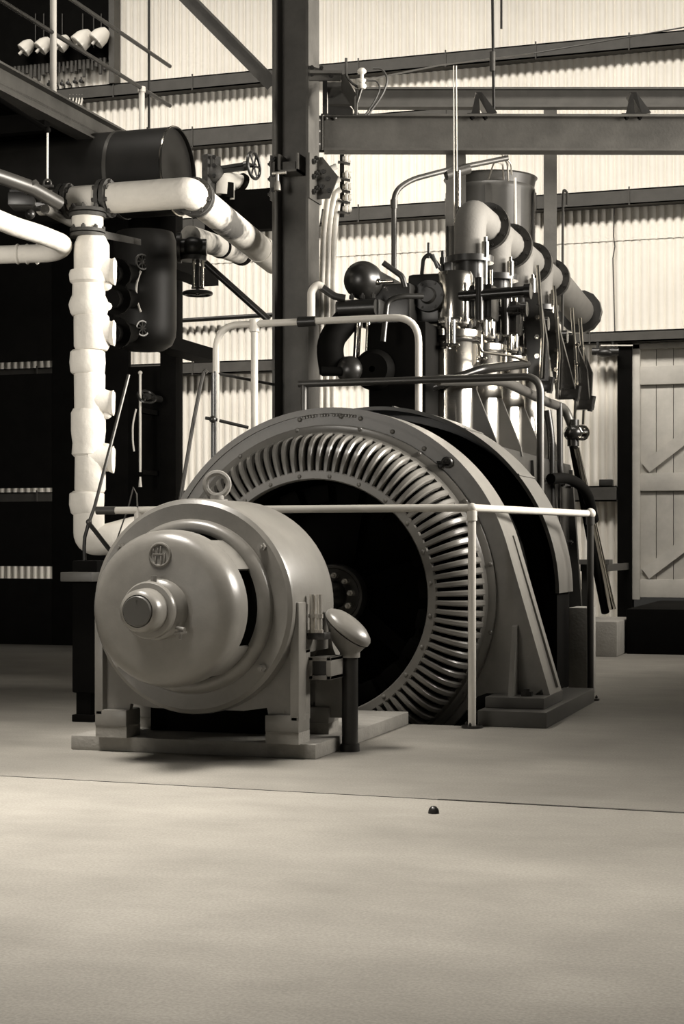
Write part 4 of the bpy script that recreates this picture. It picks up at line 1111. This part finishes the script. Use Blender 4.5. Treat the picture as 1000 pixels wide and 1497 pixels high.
mk('fork', MB().tube([UD(130, 764, 9.5), UD(124, 785, 9.5), UD(123, 800, 9.5), V((UD(124, 800, 9.5).x+.02, UD(124, 800, 9.5).y, 0))], .011, 8).tube([UD(131, 766, 9.5), UD(162, 806, 9.5)], .013, 8), 'dark', tk)
mb = MB(); mb.tube([UD(201, 741, 8.2), UD(200, 722, 9.0), UD(195, 712, 9.2), UD(188, 740, 9.0), UD(160, 820, 8.4), UD(140, 868, 7.95)], .004, 6)
single('thin_wire', mb, 'pipe', 'thin wire dropping behind the railing left of the exciter dynamo', 'wire')

# ================================================================ TOP LEFT: insulator board on the wall
BY_ = WY-.16
ib = thing('insulator_board', 'dark wall board with framed edge in the upper left corner', 'board')
x0, x1 = U(-20, 60, BY_).x, U(166, 60, BY_).x
zb_ = U(100, 93, BY_).z
mk('board', MB().bx(x0, x1, BY_+.02, BY_+.06, zb_, 7.2), 'black', ib)
mk('edge_post', MB().bx(x1-.04, x1+.02, BY_-.03, BY_+.1, 5.50, 7.2), 'steel', ib)
mb = MB()
for i in range(26):
    mb.cut(); x = x0+.2+(x1-x0-.25)*i/26; h = random.uniform(.05, .16)
    mb.cyl((x, BY_-.005, zb_+.02), (x, BY_-.005, zb_-h), .018*random.uniform(.6, 1.3), n=8)
mk('terminal_row', mb, 'girt', ib)
mb = MB()
for px in (52, 64, 91, 121, 137, 148): mb.cut(); mb.cyl(U(px, 70, BY_), U(px, 20, BY_), .007, n=6)
mk('lead', mb, 'pipe', ib)
proto = None
for i, (px, py, r_) in enumerate(((39, 69, 00.072), (64, 66, 000.075), (91, 63, 000.075), (121, 58, 00.094), (146, 54, 0.087))):
    c_ = U(px, py, BY_-.12)
    o = thing('porcelain_bell', ('leftmost white bell insulator on the dark wall board, partly at photo edge', 'second white bell insulator from the left on the wall board', 'middle white bell insulator on the dark wall board, beside the pale post', 'fourth and largest white bell insulator on the wall board', 'rightmost white bell insulator on the wall board')[i], 'insulator', 'white bell insulators on the wall board')
    d = V((-.62, -.35, -.72)).normalized()
    s_ = r_/.062
    mk('bell', MB().lathe(c_-d*.04*s_, d, [(0, -.03*s_), (.03*s_, -.03*s_), (.045*s_, -.01*s_), (.062*s_, .03*s_), (.066*s_, .085*s_), (.055*s_, .09*s_), (0, .07*s_)], 20), 'white', o)
    mk('stem', MB().cyl(c_-d*.05, V((c_.x+.02, BY_+.02, c_.z+.05)), .014).cyl(c_+d*.05, c_+d*.11, .016), 'cable', o)
k_ = 0
names_up = ('leftmost', 'second', 'third', 'fourth', 'fifth', 'last')
for i, (px, py) in enumerate(((72, 124), (82, 124), (91, 123), (100, 122), (110, 120), (119, 119))):
    c_ = U(px, py, WY-.05)
    single('pin_insulator', MB().lathe(c_, (0, -1, 0), [(0, -.04), (.012, -.04), (.012, 0), (.019, .004), (.019, .02), (0, .026)], 10).cyl(c_+V((0, -.005, 0)), c_+V((.0, -.005, .045)), .006, n=6), 'dark', '%s small dark pin insulator of the upper row below the insulator board' % names_up[i], 'insulator', 'pin insulators, upper row')
for i, (px, py) in enumerate(((86, 133), (95, 132), (105, 131), (115, 133))):
    c_ = U(px, py, WY-.05)
    single('pin_insulator', MB().lathe(c_, (0, -1, 0), [(0, -.04), (.012, -.04), (.012, 0), (.019, .004), (.019, .02), (0, .026)], 10).cyl(c_+V((0, -.005, 0)), c_+V((.0, -.005, .045)), .006, n=6), 'dark', '%s small dark pin insulator of the lower row below the insulator board' % ('leftmost', 'second', 'third', 'last')[i], 'insulator', 'pin insulators, lower row')
for i, px in enumerate((103, 108, 113, 117, 121)):
    c_ = U(px, 146, WY-.145)
    single('white_cleat', MB().tube([c_+V((0, 0, .045)), c_+V((0, -.01, 0)), c_+V((-.02, 0, -.05))], .010, 8).sph(c_+V((0, 0, .05)), .016, n=8), 'white', '%s small white cleat on the top girt beside the platform beam' % ('leftmost', 'second', 'middle', 'fourth', 'rightmost')[i], 'cleat', 'white cleats on the top girt')

# ================================================================ RIGHT BACKGROUND
mb = MB(); mb.bx(-1.665, -1.545, 9.36, 9.60, 0, .50, .01)
single('concrete_pier', mb, 'conc', 'narrow upright concrete pier between the flywheel guard and the railing post', 'pier')
mb = MB(); mb.bx(-1.87, -.6, 13.1, WY-.12, 0, .355, .01)
single('door_step', mb, 'black', 'black box step below the plank door at right', 'step')
mb = MB(); mb.bx(-2.19, -1.885, 12.72, 13.6, 0, .27, .01)
single('concrete_block', mb, 'conc', 'pale concrete block beside the black door step, behind the railing post', 'block')
sh_ = thing('wall_shelf', 'dull grey plank shelf low on the wall behind the railing post', 'shelf')
p, q = U(838, 822, 13.9), U(893, 821, 13.9); p.z = q.z = (p.z+q.z)/2
mk('plank', MB().bar(p, q, .20, .04), 'greydk', sh_)
mk('bracket', MB().bar(p+V((.08, 0, -.05)), (p.x+.08, WY-.02, p.z-.05), .04, .06).cut().bar(q+V((-.05, 0, -.05)), (q.x-.05, WY-.02, q.z-.05), .04, .06), 'dark', sh_)
mk('leg', MB().bar((p.x+.1, 13.9, 0), (p.x+.1, 13.9, p.z), .05, .05), 'dark', sh_)
mb = MB(); mb.tube([UD(843, 655, 12.7), UD(893, 890, 13.2)], .022, 12).tube([UD(846, 655, 12.75), UD(899, 890, 13.25)], .008, 8)
single('leaning_bright_pipe', mb, 'polish', 'bright long pipe leaning from the engine valve down to the wall foot', 'pipe')
mb = MB(); mb.tube([UD(836, 640, 12.75), UD(866, 800, 13.0), UD(885, 895, 13.25)], .034, 12)
single('leaning_dark_pipe', mb, 'black', 'thick black pipe just behind the bright leaning pipe', 'pipe')
mb = MB(); b_ = UD(884, 706, 15.1); mb.bx(b_.x-.06, b_.x+.06, WY-.14, WY-.04, 1.40, 1.46, .006)
single('girt_block', mb, 'dark', 'small dark block resting on the low girt left of the door', 'block')
mb = MB(); mb.tube([U(866, 514, 15.12), U(905, 514, 15.12)], .035, 10).sph(U(884, 516, 15.12), .06, (1.4, 1, .7)).bar(U(874, 514, 15.12), U(874, 500, 15.12), .03, .02, up=EX).bar(U(896, 514, 15.12), U(896, 500, 15.12), .03, .02, up=EX); 
o = mb; single('door_bolt_gear', o, 'dark', 'dark door hanger gear under the lintel left of the plank door', 'fitting')
mb = MB(); mb.bar(UD(878, 505, 14.98), UD(925, 505, 14.98), .01, .012); single('lintel_rod', mb, 'rail', 'short thin pale rod along the lintel beside the door', 'rod')
mb = MB(); mb.tube([U(898, 300, WY-.05), U(897, 345, WY-.05), U(899, 360, WY-.05), U(896, 378, WY-.05), U(899, 490, WY-.05)], .006, 6)
single('hanging_cord', mb, 'wire', 'thin dark cord hanging on the corrugated wall right of the hanger rod', 'cord')
mb = MB(); pw = [U(500+94*i, 398-118+0, WY-.06) for i in range(2)]
mb.tube([UD(529, 118, 11.0), UD(640, 96, 12.6), UD(780, 78, 14.3), UD(1000, 40, 14.5)], .007, 6)
single('span_wire', mb, 'wire', 'thin wire spanning in front of the wall just under the top girt', 'wire')

for o in THINGS: settle(o)

# ================================================================ LIGHT
def area(name, loc, target, sx, sy, power, spread=180, col=(1, .94, .855)):
    d = bpy.data.lights.new(name, 'AREA'); d.shape = 'RECTANGLE'; d.size = sx; d.size_y = sy
    d.energy = power; d.color = col; d.spread = math.radians(spread)
    o = bpy.data.objects.new(name, d); COL.objects.link(o); o.location = loc
    o.rotation_euler = (V(target)-V(loc)).to_track_quat('-Z', 'Y').to_euler(); return o
area('skylight_over_wall', (-3.6, 9.2, 9.6), (-3.6, 15.3, 2.4), 12, 1.2, 360, 66)
area('skylight_front', (-3.4, 4.9, 5.6), (-2.9, 5.0, 0), 1.8, 1.2, 100, 68)
area('foreground_fill', (-1.3, 3.7, 5.6), (-1.3, 4.1, 0), 1.4, 1.0, 15, 46)  # added fill lamp, brightens the foreground floor
area('window_right', (3.6, 10.4, 3.5), (-2.6, 8.8, 1.9), 5.4, 2.4, 800, 98)
area('doorway_front', (-5.2, -1.6, 1.9), (-5.3, 9.8, 2.5), 2.2, 2.6, 40, 38)
w = bpy.data.worlds.new('world'); SC.world = w; w.use_nodes = True
bg = w.node_tree.nodes['Background']; bg.inputs[0].default_value = (1, .95, .86, 1); bg.inputs[1].default_value = .03

# ================================================================ CAMERA
cd = bpy.data.cameras.new('camera'); co = bpy.data.objects.new('camera', cd); COL.objects.link(co)
co.location = (0, 0, H); co.rotation_euler = (pi/2, 0, TH)
cd.sensor_fit = 'VERTICAL'; cd.sensor_height = 36; cd.lens = F/1497*36
cd.shift_y = (HZ-748.5)/1497; cd.clip_start = .05; cd.clip_end = 100
SC.camera = co
SC.view_settings.view_transform = 'Standard'; SC.view_settings.look = 'None'
SC.view_settings.gamma = 1; SC.view_settings.use_curve_mapping = False
SC.view_settings.exposure = 0.0
